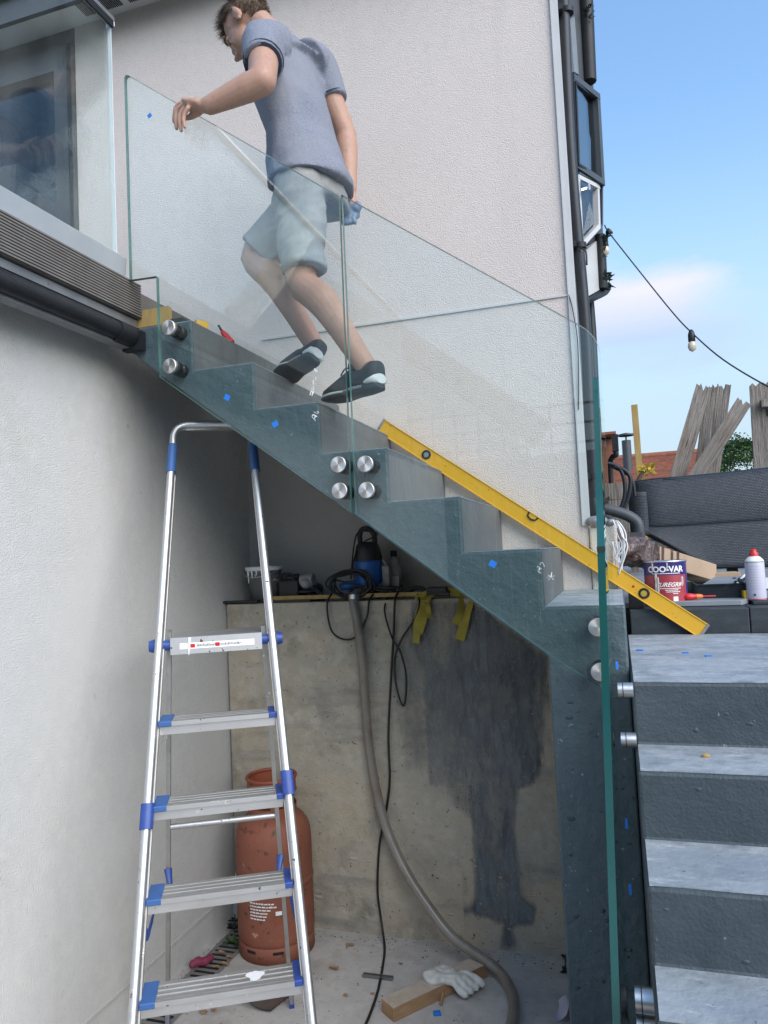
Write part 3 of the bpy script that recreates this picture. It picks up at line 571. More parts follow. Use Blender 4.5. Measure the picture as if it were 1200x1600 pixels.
# ================================================================ balcony
bal = thing('balcony', (-1.63, 1.0, 2.4), 'balcony edge on the left with ribbed grey boards over a black gutter', 'balcony')
m = MB(); zt0, zb0 = 2.694, 2.566; n = 13; prof = []
for k in range(n):
    a = zb0 + (zt0 - zb0) * k / n; b = zb0 + (zt0 - zb0) * (k + 1) / n; h = b - a
    prof += [(-1.640, a), (-1.640, a + h * .22), (-1.630, a + h * .34), (-1.630, b - h * .08)]
prof += [(-1.64, zt0), (-1.67, zt0), (-1.67, zb0)]
rg = [[Vector((x, y, z)) for x, z in prof] for y in (-1.5, 2.302)]
m.rings(rg, True, True, smooth=False); obj('fascia_board', m, M['composite'], bal)
m = MB(); m.prism([(-1.648, 2.700), (-1.640, 2.772), (-1.675, 2.772), (-1.675, 2.700)], 'y', -1.5, 2.235); obj('glass_channel', m, M['deckalu'], bal, bevel=.002)
obj('deck', MB().box(-2.62, -1.68, -1.5, YW - .01, 2.60, 2.692), M['composite'], bal)
m = MB(); m.box(-1.78, -1.652, -1.5, 2.302, 2.535, 2.562); m.box(-1.70, -1.66, -1.5, 2.30, 2.45, 2.535); obj('edge_beam', m, M['steelbeam'], bal)
m = MB(); m.tube([(-1.652, -1.5, 2.492), (-1.652, 2.24, 2.492)], .033, 18); obj('gutter', m, M['black'], bal)
m = MB(); m.tube([(-1.652, 2.17, 2.492), (-1.652, 2.26, 2.492)], .038, 18); m.box(-1.69, -1.61, 2.262, 2.292, 2.44, 2.51); obj('gutter_end', m, M['black'], bal)
m = MB(); m.box(-1.675, -1.52, 2.305, 2.33, 2.535, 2.60); obj('timber_end', m, M['newwood'], bal); 
m = MB(); m.box(-1.70, -1.47, 2.32, 2.95, 2.532, 2.555); obj('deck_packer', m, M['sleeper'], bal)
gb = thing('glass_balustrade', (-1.655, 1.0, 2.76), 'dusty glass balustrade with a metal cap rail along the balcony edge at top left', 'balustrade')
m = MB(); m.prism([(-1.5, 2.74), (2.19, 2.74), (2.19, 3.66), (-1.5, 3.66)], 'x', -1.664, -1.650); m.m = [0, 0, 1, 1, 1, 1]; obj('pane', m, [M['glassdirty'], M['edgelight']], gb)
m = MB(); m.box(-1.675, -1.639, -1.5, 2.20, 3.648, 3.665); m.box(-1.675, -1.639, 2.196, 2.2, 3.628, 3.648); obj('cap_rail', m, M['steel'], gb, bevel=.002)
m = MB(); m.box(-1.649, -1.640, -1.5, 2.195, 3.622, 3.647); obj('cap_gasket', m, M['black'], gb)
m = MB(); m.box(-1.6645, -1.6495, 2.1905, 2.1925, 2.775, 3.628); obj('edge_glint', m, M['white'], gb)  # white strip paints the bright glint on the pane's polished end

# ================================================================ the man on the stairs
def lerp(a, b, t): return a + (b - a) * t
def oval(c, u, ru, v, rv, n=20, p=1.0):
    c = Vector(c); r = []
    for k in range(n):
        a = 2 * pi * k / n; x, y = cos(a), sin(a)
        if p != 1: x = math.copysign(abs(x) ** p, x); y = math.copysign(abs(y) ** p, y)
        r.append(c + u * (ru * x) + v * (rv * y))
    return r
per = thing('person', P(520, 640, 2.45), 'man in a blue-grey polo shirt and grey shorts climbing the stairs, reaching over the glass', 'person')
f0 = Vector((-.97, .22, 0)).normalized(); Lh = Vector((-.22, -.97, 0)).normalized(); Zu = Vector((0, 0, 1))
sL, sR = P(413, 68, 2.37), P(496, 106, 2.69)
shl = (sL - sR).normalized()
hipC = P(486, 272, 2.53); hL, hR = hipC + Lh * .085, hipC - Lh * .085
tl = P(509, 634, 2.42); tl.z = max(tl.z, 2.183)
SHL = (tl, P(594, 612, 2.31), Vector((.25, -.1, 1))); _t = P(432, 590, 2.63); _t.z = 2.353; SHR = (_t, P(487, 566, 2.47), Vector((.55, .25, .8)))
def ankle(t, h, u):
    fw = (t - h).normalized(); u = (u - fw * u.dot(fw)).normalized(); return h + fw * .070 + u * .112
kL, aL = P(474, 440, 2.43), ankle(*SHL)
kR, aR = P(399, 402, 2.60), ankle(*SHR)
eL, wL = P(410, 127, 2.20), P(322, 167, 2.185)
eR, wR = P(541, 212, 2.74), P(546, 300, 2.69)
neckb = (sL + sR) / 2 + Vector((-.045, 0, .038))
hc = P(387, 40, 2.53)
pt_ = radians(41); HF = f0 * cos(pt_) - Zu * sin(pt_); HU = f0 * sin(pt_) + Zu * cos(pt_); HL = Lh
B = MB()
def limb(pts, rs, seg=16): B.tube(spline(pts, 4), [lerp(rs[min(i // 4, len(rs) - 1)], rs[min(i // 4 + 1, len(rs) - 1)], (i % 4) / 4) for i in range((len(pts) - 1) * 4 + 1)], seg)
# trunk
tr = [(hipC + Zu * -.07, Lh, .125, .09), (hipC, Lh, .125, .088), (P(478, 225, 2.53), Lh, .125, .085), (P(462, 170, 2.53), (Lh + shl).normalized(), .140, .098), (P(447, 125, 2.53), shl, .155, .10), (P(438, 90, 2.53), shl, .15, .085), (neckb, shl, .07, .06)]
B.rings([oval(c, u, a, f0, b) for c, u, a, b in tr])
limb([neckb - Zu * .04, neckb, hc - HF * .035 - HU * .045], [.066, .056, .052])
# legs
for h, k, a, in ((hL, kL, aL), (hR, kR, aR)):
    d = (a - k).normalized(); back = -(f0 - d * f0.dot(d)).normalized()
    limb([h, lerp(h, k, .5), k - (k - h).normalized() * .05], [.076, .070, .060])
    limb([lerp(h, k, .8), k - back * .006, lerp(k, a, .3) + back * .014, lerp(k, a, .62) + back * .008, a, a + (a - k).normalized() * .03], [.064, .056, .058, .045, .037, .036])
    B.ell(k - back * .022, Lh * .042, back * .034, Zu * .05)
# arms
limb([sL, lerp(sL, eL, .5), eL], [.062, .054, .047]); limb([eL, lerp(eL, wL, .25), lerp(eL, wL, .7), wL], [.046, .047, .037, .029])
B.ell(eL, Vector((.046, 0, 0)), Vector((0, .046, 0)), Zu * .046); B.ell(eR, Vector((.041, 0, 0)), Vector((0, .041, 0)), Zu * .041)
limb([sR, lerp(sR, eR, .5), eR], [.060, .050, .043]); limb([eR, lerp(eR, wR, .25), lerp(eR, wR, .7), wR], [.042, .044, .035, .028])
# left hand over the glass: palm down, fingers hanging in front of the pane
kn = P(290, 163, 2.19); B.rings([oval(wL, Vector((0, 1, 0)), .024, Zu, .024), oval(lerp(wL, kn, .35) + Zu * .002, Vector((0, 1, 0)), .033, Zu, .021), oval(lerp(wL, kn, .8) + Zu * .001, Vector((0, 1, 0)), .034, Zu, .018), oval(kn, Vector((0, 1, 0)), .033, Zu, .014)])
for ch, ys, r0 in (([(291, 160), (277, 164), (272.5, 178), (272, 191)], 2.208, .0085), ([(290, 163), (277, 172), (275, 187), (276, 201)], 2.194, .0095), ([(292, 165), (282, 178), (281, 192), (283.5, 204)], 2.178, .0095), ([(295, 167), (288, 179), (287, 190), (289, 199)], 2.163, .0082)):
    B.tube(spline([P(x, y, ys) for x, y in ch], 3), [lerp(r0 * 1.15, r0 * .82, i / 9) for i in range(10)], 10); B.ell(P(*ch[-1], ys), Vector((r0 * .82, 0, 0)), Vector((0, r0 * .82, 0)), Zu * r0 * .9, 8, 6)
B.tube(spline([P(312, 174, 2.205), P(301, 181, 2.212), P(292, 184, 2.21), P(286, 184, 2.204)], 3), [.014, .0135, .0125, .012, .011, .0105, .010, .0095, .009, .0085], 10)
# right hand closed round the glove
pm = P(548, 322, 2.68); B.rings([oval(wR, Vector((1, 0, 0)), .025, Vector((0, 1, 0)), .022), oval(lerp(wR, pm, .5), Vector((.8, .6, 0)), .032, Vector((-.6, .8, 0)), .022), oval(pm, Vector((.8, .6, 0)), .034, Vector((-.6, .8, 0)), .019), oval(pm - Zu * .02, Vector((.8, .6, 0)), .032, Vector((-.6, .8, 0)), .015)])
for i in range(4):
    q = pm + Vector((.8, .6, 0)) * (-.026 + i * .0175) - Zu * .018
    B.tube(spline([q, q + Vector((-.012, -.006, -.026)), q + Vector((-.018, -.030, -.030)), q + Vector((-.014, -.040, -.008))], 3), [.0098, .0096, .0094, .0092, .009, .0088, .0086, .0084, .008, .0076], 10)
B.tube(spline([pm + Vector((-.02, -.016, .03)), pm + Vector((-.034, -.03, .005)), pm + Vector((-.024, -.045, -.012))], 3), [.013, .012, .0115, .011, .0105, .0098, .009], 10)
# head
def he(f, u, l, rf, ru, rl, s=16): B.ell(hc + HF * f + HU * u + HL * l, HF * rf, HL * rl, HU * ru, s, 12)
he(-.008, .03, 0, .098, .086, .075, 20); he(.045, -.03, 0, .058, .085, .060, 20); he(.050, -.092, 0, .046, .036, .046); he(.088, .012, 0, .018, .016, .048); he(.088, -.092, 0, .018, .016, .024)
he(.104, -.022, 0, .016, .030, .010); he(.116, -.046, 0, .017, .012, .013); he(.106, -.050, .012, .010, .008, .008); he(.106, -.050, -.012, .010, .008, .008)
he(.093, -.072, 0, .010, .0075, .022); he(.091, -.084, 0, .010, .0065, .020); he(.07, -.035, .036, .025, .02, .018); he(.07, -.035, -.036, .025, .02, .018)
for s in (1, -1):
    he(-.006, -.012, s * .076, .020, .031, .008); he(-.012, -.004, s * .083, .012, .026, .007); he(.0, -.038, s * .080, .008, .010, .006)
bm_ = voxel(B, .0055, 2)
body = finish(bm_, 'body', M['skin'], per.location)
obj('body', body, None, per)
for s in (1, -1):
    m = MB(); m.ell(hc + HF * .084 - HU * .010 + HL * s * .031, HF * .0095, HL * .0125, HU * .0055, 12, 8); e = obj('eye', m, M['leather'], per)
    m = MB(); m.ell(hc + HF * .0905 - HU * .012 + HL * s * .031, HF * .004, HL * .006, HU * .0042, 10, 6); obj('iris', m, M['hair'], e)
    m = MB(); m.tube(spline([hc + HF * .093 - HU * .006 + HL * s * .019, hc + HF * .0965 - HU * .0075 + HL * s * .031, hc + HF * .086 - HU * .008 + HL * s * .044], 4), .0022, 6); obj('eyelash', m, M['hair'], e)
    m = MB(); m.tube(spline([hc + HF * .102 + HU * .014 + HL * s * .014, hc + HF * .104 + HU * .020 + HL * s * .032, hc + HF * .088 + HU * .015 + HL * s * .054], 4), .0042, 6); obj('eyebrow', m, M['hair'], per)
# hair: a cap and loose tufts
m = MB(); cap = []
for i in range(15):
    t = pi * i / 14; rr = sin(t); row = []
    for k in range(28):
        a = 2 * pi * k / 28; d = Vector((cos(a) * rr, sin(a) * rr, cos(t)))      # x fwd, y left, z up
        lim = -.42 if d.x < .1 else (-.05 if d.x < .45 else .42)
        row.append(d)
    cap.append(row)
def scalp(d, o=0): return hc + HF * (-.010 + d.x * (.101 + o)) + HU * (.030 + d.z * (.090 + o)) + HL * (d.y * (.079 + o))
keep = lambda d: d.z > (.40 if d.x > .55 else (.12 if d.x > .1 else (-.62 if d.x > -.25 else -.93))) - (.0 if abs(d.y) < .8 else .02)
vs, fs = [], []
for i in range(15):
    for k in range(28): vs.append(scalp(cap[i][k]) + (Vector((random.gauss(0, 1), random.gauss(0, 1), random.gauss(0, 1))) * .0015))
for i in range(14):
    for k in range(28):
        if keep(cap[i][k]) and keep(cap[i + 1][(k + 1) % 28]): fs.append((i * 28 + k, i * 28 + (k + 1) % 28, (i + 1) * 28 + (k + 1) % 28, (i + 1) * 28 + k))
m.add(vs, fs, 0, True)
cnt = 0
while cnt < 8000:
    d = Vector((random.gauss(0, 1), random.gauss(0, 1), random.gauss(0, 1))).normalized()
    if not keep(d): continue
    cnt += 1
    n = (HF * d.x / .1 + HL * d.y / .08 + HU * d.z / .09).normalized()
    top = max(0, d.z); ln = random.uniform(.010, .018) + (.016 + random.random() * .026) * (top if d.x > -.3 else .25 * top) 
    g = (HF * (.9 if d.x > -.1 else -.5) + Vector((0, 0, -.35)) + HL * d.y * .5 + Vector((random.gauss(0, .25), random.gauss(0, .25), random.gauss(0, .25)))).normalized()
    if d.x > .35 and d.z > .3: g = (HF * .7 + HU * random.uniform(-.3, .6) + Vector((random.gauss(0, .28), random.gauss(0, .28), random.gauss(0, .28)))).normalized(); ln *= 1.2
    p0 = scalp(d) - n * .002; w0 = n.cross(g).normalized() * random.uniform(.0004, .0009)
    pts = [p0 + (n * (.38 * t * (1.5 - t)) + g * (.75 * t * t + .30 * t)) * ln for t in (0, .35, .7, 1)]
    m.add([pts[0] - w0, pts[0] + w0, pts[1] - w0, pts[1] + w0, pts[2] - w0 * .6, pts[2] + w0 * .6, pts[3]], [(0, 1, 3, 2), (2, 3, 5, 4), (4, 5, 6)], 0, True)
obj('hair', m, M['hair'], per)
# polo shirt
C = MB()
hem = P(484, 288, 2.53)
tr = [(hem - f0 * .006 - Zu * .018, Lh, .184, .150), (P(480, 258, 2.53), Lh, .172, .136), (P(473, 215, 2.53), Lh, .158, .112), (P(460, 170, 2.53), (Lh + shl).normalized(), .172, .116), (P(447, 128, 2.53), shl, .180, .118), (P(439, 98, 2.53), shl, .172, .106), ((sL + sR) / 2 + Vector((-.005, 0, .012)), shl, .150, .085), (neckb + Zu * .002, shl, .092, .074)]
C.rings([oval(c, u, a, f0, b, 28) for c, u, a, b in tr])
slL, slR = lerp(sL, eL, .52), lerp(sR, eR, .50)
def cl(pts, rs): C.tube(spline(pts, 4), [lerp(rs[min(i // 4, len(rs) - 1)], rs[min(i // 4 + 1, len(rs) - 1)], (i % 4) / 4) for i in range((len(pts) - 1) * 4 + 1)], 18)
cl([lerp(sL, sR, .22), sL + Zu * .005, slL + (slL - eL).normalized() * .0], [.083, .077, .070]); cl([lerp(sR, sL, .22), sR + Zu * .003, slR], [.085, .078, .066])
sm_ = voxel(C, .007, 3)
def folds(c, n):
    q = Vector((c.x * 1.0 + c.z * .55, c.y * .9, c.z * .45 - c.x * .3))
    h = .010 * noise.noise(q * 8) + .004 * (.3 - abs(noise.noise(q * 14 + Vector((1, 8, 4))))) + .008 * (1 - abs(noise.noise(q * 8 + Vector((3, 1, 2)))) * 3) * max(0, noise.noise(c * 4 + Vector((5, 5, 5))) + .3)
    low = max(0, min(1, (3.25 - c.z) / .22)); q2 = Vector((c.x * .7 - c.z * .9, c.y * .6, c.z * .25 + c.x * .3)); h += low * .013 * noise.noise(q2 * 17)
    return h
obj('polo_shirt', finish(sm_, 'polo_shirt', M['polo'], per.location, folds), None, per)
m = MB()
def band(c, d, r, wd, th):
    d = d.normalized(); u = d.orthogonal().normalized(); v = d.cross(u)
    m.rings([oval(c - d * wd / 2, u, r, v, r, 24), oval(c - d * wd / 2, u, r + th, v, r + th, 24), oval(c + d * wd / 2, u, r + th, v, r + th, 24), oval(c + d * wd / 2, u, r, v, r, 24)], True, False)
band(slL - (eL - sL).normalized() * .012, eL - sL, .0685, .004, .004); obj('sleeve_stripe', m, M['polotrim'], per)
m = MB(); band(slR - (eR - sR).normalized() * .012, eR - sR, .063, .004, .004); obj('sleeve_stripe', m, M['polotrim'], per)
m = MB(); u_ = (eL - sL).normalized(); m.rings([oval(slL + u_ * .0005, u_.orthogonal().normalized(), .066, u_.cross(u_.orthogonal().normalized()), .066, 20), oval(slL + u_ * .002, u_.orthogonal().normalized(), .05, u_.cross(u_.orthogonal().normalized()), .05, 20)]); obj('sleeve_mouth_shade', m, M['polotrim'], per)  # dark disc stands for the shade inside the sleeve mouth
m = MB()                                        # raglan seam over the left shoulder blade
pts = [P(x, y, yy) for x, y, yy in ((404, 30, 2.44), (418, 38, 2.40), (426, 52, 2.385), (430, 68, 2.38), (431, 84, 2.385))]
m.rings([[p + Vector((0, -.012, .010)) for p in pts], [p + Vector((.004, -.012, .008)) for p in pts]], False, False); 
m = MB(); cn = neckb + Zu * .012
m.rings([oval(cn + HF * 0 - Zu * .012, shl, .086, f0, .076, 24), oval(cn + Zu * .018, shl, .077, f0, .070, 24), oval(cn + Zu * .020, shl, .071, f0, .064, 24), oval(cn - Zu * .005, shl, .072, f0, .066, 24)], True, False); obj('collar', m, M['polo'], per)
# shorts
C = MB()
hemL, hemR = lerp(hL, kL, .91) + f0 * -.004, lerp(hR, kR, .95)
C.rings([oval(P(482, 262, 2.53), Lh, .128, f0, .092, 28), oval(hipC - Zu * .04, Lh, .150, f0, .112, 28), oval(hipC - Zu * .13, Lh, .165, f0, .122, 28)])
for h, k, d in ((hL, hemL, .0), (hR, hemR, .02)):
    ax = (k - h).normalized(); u = (Lh - ax * Lh.dot(ax)).normalized(); v = ax.cross(u)
    C.rings([oval(h + ax * .05, u, .082, v, .094, 22), oval(lerp(h, k, .4), u, .088, v, .098, 22), oval(lerp(h, k, .75), u, .082, v, .088, 22), oval(k, u, .079, v, .083, 22)])
sh_ = voxel(C, .007, 3)
def sfold(c, n):
    q = Vector((c.x * .5 + c.z * .3, c.y * .6, c.z * 1.1 - c.x * .7))
    return .010 * noise.noise(q * 9) + .012 * (.35 - abs(noise.noise(q * 12 + Vector((7, 3, 1))))) + .006 * (.3 - abs(noise.noise(q * 22))) 
obj('shorts', finish(sh_, 'shorts', M['shorts'], per.location, sfold), None, per)
# shoes
def shoe(toe, heel, ank, upish):
    t, h = Vector(toe), Vector(heel); fw = (t - h).normalized(); ln = (t - h).length; up = (upish - fw * upish.dot(fw)).normalized(); sd = fw.cross(up)
    def sec(x, w, z0, z1, n=18, bend=0):
        c = h + fw * (x * ln) + up * bend; r = []
        for k in range(n):
            a = 2 * pi * k / n; yy = cos(a); zz = sin(a)
            r.append(c + sd * (w / 2 * math.copysign(abs(yy) ** .8, yy)) + up * lerp(z0, z1, (math.copysign(abs(zz) ** .7, zz) + 1) / 2))
        return r
    so = MB(); so.rings([sec(-.02, .04, .012, .030), sec(.02, .066, .003, .034), sec(.2, .074, 0, .034), sec(.45, .078, .002, .029), sec(.7, .10, 0, .026), sec(.88, .088, .004, .024), sec(.97, .06, .010, .024), sec(1.0, .03, .014, .022)])
    o = obj('shoe', MB().rings([sec(-.015, .035, .03, .085), sec(.0, .060, .028, .105), sec(.08, .070, .026, .108), sec(.2, .074, .026, .092), sec(.34, .078, .026, .090), sec(.45, .082, .024, .098), sec(.6, .09, .022, .078), sec(.75, .094, .02, .060), sec(.88, .082, .018, .048), sec(.96, .055, .018, .036), sec(.985, .03, .018, .028)]), M['shoe'], per)
    obj('sole', so, M['sole'], o)
    wt = MB(); wt.rings([sec(-.026, .045, .028, .060), sec(.0, .072, .024, .058), sec(.10, .077, .026, .050), sec(.16, .075, .03, .040)]); obj('heel_tab', wt, M['solewhite'], o)
    wt = MB(); wt.rings([sec(.52, .086, .014, .028), sec(.7, .105, .014, .030), sec(.85, .096, .016, .029), sec(.93, .075, .018, .028)]); obj('midsole', wt, M['solewhite'], o)
    wt = MB(); wt.rings([sec(.2, .080, .014, .032), sec(.38, .083, .014, .034), sec(.5, .083, .014, .03)]); obj('midsole', wt, M['toolgrey'], o)
    la = MB()
    for k in range(4): c = h + fw * ((.46 + k * .075) * ln) + up * (.094 - k * .0115); la.tube([c + sd * .024 - up * .012, c + up * .004, c - sd * .024 - up * .012], .003, 6)
    c = h + fw * .44 * ln + up * .10; la.tube(spline([c, c + fw * .04 + up * .012, c + fw * .075 - up * .004 + sd * .01], 4), .003, 6); obj('lace', la, M['shoe'], o)
    tg = MB(); tg.rings([sec(.36, .05, .07, .112, 12), sec(.44, .05, .08, .124, 12), sec(.47, .045, .09, .126, 12)]); obj('tongue', tg, M['shoe'], o)
    return o
for t_, h_, u_ in (SHL, SHR): shoe(t_, h_, None, u_)
# glove held in the right hand
C = MB(); g0 = P(550, 332, 2.655)
C.ell(g0, Vector((.034, .01, 0)), Vector((-.01, .022, 0)), Zu * .034); C.ell(g0 + Vector((.022, -.01, .012)), Vector((.024, 0, .008)), Vector((0, .018, 0)), Vector((-.006, 0, .02)))
for i in range(4): a = g0 + Vector((-.026 + i * .014, -.012, -.016)); C.tube(spline([a, a + Vector((-.006, -.006, -.022)), a + Vector((.004, -.010, -.038))], 3), [.011, .0108, .0104, .010, .0096, .0092, .0085], 8)
gm = voxel(C, .004, 2); gl = bpy.data.objects.new('work_glove', finish(gm, 'work_glove', M['glove'], g0, lambda c, n: .004 * noise.noise(c * 60))); COL.objects.link(gl); gl.location = g0
tag(gl, 'blue-grey work glove crumpled in the climbing man\'s right hand', 'glove')

# ================================================================ step ladder
LB = Vector((-1.026, 1.690, 0)); PH = radians(28.3)
lad = thing('step_ladder', LB, 'paint-spattered aluminium step ladder with blue fittings, standing in front of the left wall', 'step ladder', rotz=PH)
hwid = lambda z: .260 - .054 * z
LN = .406
def rp(s, z, du=0, dv=0): return Vector((s * (hwid(z) + du), LN * z + dv, z))
for s in (-1, 1):
    m = MB(); u, v = Vector((s, 0, 0)), Vector((0, 1, -LN)).normalized()
    rgs = []
    for z in (.02, 2.03): rgs.append(oval(rp(s, z, 0, 0), u, .0135, v, .0185, 14, .75))
    m.rings(rgs, smooth=True); r = obj('rail', m, M['alu'], lad, local=True)
    m = MB(); m.bar(rp(s, .03, -.014, .020), rp(s, 2.0, -.012, .020), .016, .008, up=(1, 0, 0)); obj('rail_flange', m, M['aludull'], r, local=True)
    m = MB(); m.rings([oval(rp(s, 1.985), u, .0175, v, .0225, 14), oval(rp(s, 2.093), u, .0170, v, .0215, 14)]); obj('sleeve', m, M['bluelight'], lad, local=True)
    m = MB(); m.rings([oval(rp(s, 0), u, .02, v, .026, 12), oval(rp(s, .05), u, .019, v, .024, 12)]); obj('foot', m, M['blue'], lad, local=True)
pts = [rp(-1, 2.05), rp(-1, 2.10), rp(-1, 2.135), rp(-1, 2.163, -.012), rp(-1, 2.177, -.04), rp(-1, 2.179, -.075), Vector((0, LN * 2.18, 2.18)), rp(1, 2.179, -.075), rp(1, 2.177, -.04), rp(1, 2.163, -.012), rp(1, 2.135), rp(1, 2.10), rp(1, 2.05)]
m = MB(); m.tube(spline(pts, 4), .0128, 12); obj('hoop', m, M['alu'], lad, local=True)
m = MB(); m.tube(spline([p + Vector((0, .030, -.006)) for p in pts], 4), .009, 10); obj('hoop', m, M['alu'], lad, local=True)
m = MB(); m.box(-.10, .10, LN * 2.18 + .004, LN * 2.18 + .028, 2.158, 2.172); obj('hoop_plate', m, M['aludull'], lad, local=True)
# clips half way up
for s, z in ((-1, .905), (1, .955)):
    m = MB(); u, v = Vector((s, 0, 0)), Vector((0, 1, -LN)).normalized(); m.rings([oval(rp(s, z - .033), u, .0195, v, .0245, 12, .6), oval(rp(s, z + .033), u, .0195, v, .0245, 12, .6)])
    obj('clip', m, M['blue'], lad, local=True)
tz = [.235, .465, .695, .925, 1.155]
for k, z in enumerate(tz):
    w_ = hwid(z) - .022; v0 = LN * z
    m = MB(); m.box(-w_, w_, v0 + .000, v0 + .100, z - .006, z)
    for g in range(4): m.box(-w_ + .03, w_ - .012, v0 + .010 + g * .023, v0 + .026 + g * .023, z + .0004, z + .0024)
    m.box(-w_, w_, v0 - .006, v0 + .004, z - .010, z + .004)
    m.box(-w_ - .004, w_ + .004, v0 + .003, v0 + .006, z - .038, z - .010); m.box(-w_, w_, v0 + .094, v0 + .097, z - .03, z - .006)
    t = obj('tread', m, M['alutread'], lad, local=True)
    for s in (-1, 1):
        m = MB(); a, b = sorted((s * (w_ - (.034 if s < 0 else .016)), s * (w_ + .008))); m.box(a, b, v0 - .0075, v0 + .102, z - .012, z + .0058); obj('tread_end', m, M['bluelight'] if s < 0 else M['blue'], t, local=True, bevel=.003)
    if k in (1, 2, 3):
        m = MB(); m.add([(w_ * .42 + .024 * cos(a) * (1 + .25 * sin(3 * a) + .22 * noise.noise(Vector((cos(a) * 2, sin(a) * 2, 4)))), v0 + .055 + .026 * sin(a) * (1 + .4 * noise.noise(Vector((cos(a) * 2, sin(a) * 2, 9)))), z + .0029) for a in [2 * pi * i / 40 for i in range(40)]], [tuple(range(40))])
        if k == 1: obj('paint_splash', m, M['print'], t, local=True)
z = 1.406; v0 = LN * z; w_ = hwid(z) - .035
m = MB(); m.prism([(-w_, v0 - .006), (w_, v0 - .006), (w_, v0 + .19), (w_ - .02, v0 + .23), (-w_ + .02, v0 + .23), (-w_, v0 + .19)], 'z', z - .004, z + .001); pf = obj('platform', m, M['alutread'], lad, local=True)
m = MB(); m.box(-w_, w_, v0 - .010, v0 - .006, z - .052, z + .003); lip = obj('platform_lip', m, M['alu'], lad, local=True)
m = MB(); m.box(-w_ + .03, w_ - .025, v0 - .0112, v0 - .0102, z - .036, z - .016); lb = obj('sticker', m, M['print'], lip, local=True)
m = MB()
for k in range(30):
    x = -w_ + .085 + k * .0048
    if 12 < k < 15: continue
    m.box(x, x + .0034, v0 - .0118, v0 - .0112, z - .031 + random.uniform(0, .003), z - .021 - random.uniform(0, .004))
tag(obj('small_print', m, M['toolgrey'], lip, local=True), kind='stuff')
for x in (-w_ + .073, -w_ + .153): obj('sticker_mark', MB().box(x - .008, x + .006, v0 - .0119, v0 - .0112, z - .032, z - .020), M['red'], lip, local=True)
m = MB(); m.tube([Vector((-w_ + .062, v0 - .0108, z + .002)), Vector((-w_ + .060, v0 - .0115, z - .03)), Vector((-w_ + .058, v0 - .011, z - .055))], [.006, .004, .002], 6); obj('paint_drip', m, M['print'], lip, local=True)
for s in (-1, 1):
    m = MB(); c = Vector((s * (w_ + .014), v0 + .012, z - .022)); m.tube([c - Vector((.016, 0, 0)), c + Vector((.016, 0, 0))], .017, 14); m.tube([c + Vector((s * .034, 0, 0)), c + Vector((s * .055, 0, 0))], [.024, .018], 14); obj('hinge_knob', m, M['blue'], lad, local=True)
    # back legs
    hv = .60
    def rl(z, s=s): return Vector((s * (.155 * z / 1.42 + (.228 if s < 0 else .215) * (1 - z / 1.42)), hv * z / 1.42 + .88 * (1 - z / 1.42), z))
    m = MB(); m.bar(rl(.02), rl(1.43), .031, .014, up=(1, 0, 0)); leg = obj('rear_leg', m, M['aludull'], lad, local=True)
    m = MB(); m.bar(rl(0), rl(.05), .03, .018, up=(1, 0, 0)); obj('foot', m, M['blue'], leg, local=True)
    m = MB(); a = rp(s, .62, -.01, .03); b = rl(.66) + Vector((0, -.02, 0)); m.tube(spline([a, a + Vector((0, .04, -.05)), lerp(a, b, .35) + Vector((0, 0, -.04))], 5), [.012, .010, .009, .008, .007, .006, .006, .005, .005, .004, .003], 6, flat=.4); obj('strap', m, M['blue'], lad, local=True)
    m = MB(); m.tube([rl(.60) + Vector((0, -.014, 0)), rl(.60) + Vector((s * -.012, -.05, -.06))], [.014, .006], 8, flat=.5); obj('strap', m, M['blue'], lad, local=True)
m = MB(); zb = .745
def rl2(s, z): return Vector((s * (.155 * z / 1.42 + (.228 if s < 0 else .215) * (1 - z / 1.42)), .60 * z / 1.42 + .88 * (1 - z / 1.42), z))
m.tube([rl2(-1, zb), rl2(1, zb)], .010, 10); obj('cross_bar', m, M['alu'], lad, local=True)
m = MB(); m.tube([rl2(-1, .16), rl2(1, .16)], .010, 10); obj('cross_bar', m, M['aludull'], lad, local=True)

# ================================================================ gas bottle
gc = Vector((-1.497, 2.948, 0)); r = .163
gas = thing('gas_cylinder', gc, 'scuffed orange gas cylinder behind the ladder, in the corner by the concrete wall', 'gas cylinder')
m = MB(); m.lathe([(r * .80, .045), (r * .93, .055), (r * .985, .072), (r, .085), (r, .10), (r, .275), (r, .284), (r + .0035, .288), (r + .0035, .298), (r, .302), (r, .312), (r, .44), (r, .455), (r * .985, .482), (r * .93, .515), (r * .82, .543), (r * .62, .565), (r * .4, .575), (.02, .578)], gc, seg=48); obj('body', m, M['gas'], gas)
m = MB(); m.lathe([(r * .95, 0), (r * .985, .0), (r * .985, .058), (r * .94, .066), (r * .94, .0)], gc, seg=48); fr = obj('foot_ring', m, M['gas'], gas)
for a in (-150, -105, -62, -20):
    m = MB(); pts = [gc + Vector((cos(radians(a + k)) * r * .988, sin(radians(a + k)) * r * .988, 0)) for k in range(-8, 9, 4)]
    m.rings([[p + Zu * .040 for p in pts], [p + Zu * .052 for p in pts]], False, False); obj('slot', m, M['dark'], fr)
m = MB(); rc = .105; arc = [radians(a) for a in range(-250, 71, 10)]
def cpt(a, rr, z): return gc + Vector((cos(a) * rr, sin(a) * rr, z))
op = lambda a: 0 if (-130 < math.degrees(a) < -60) else 1
inner = []
m.rings([[cpt(a, rc, .555) for a in arc], [cpt(a, rc, .60) for a in arc]], False, False); m.rings([[cpt(a, rc, .655) for a in arc], [cpt(a, rc, .715) for a in arc]], False, False)
m.tube([cpt(a, rc, .715) for a in arc], .0075, 8); m.tube([cpt(a, rc, .655) for a in arc], .004, 8)
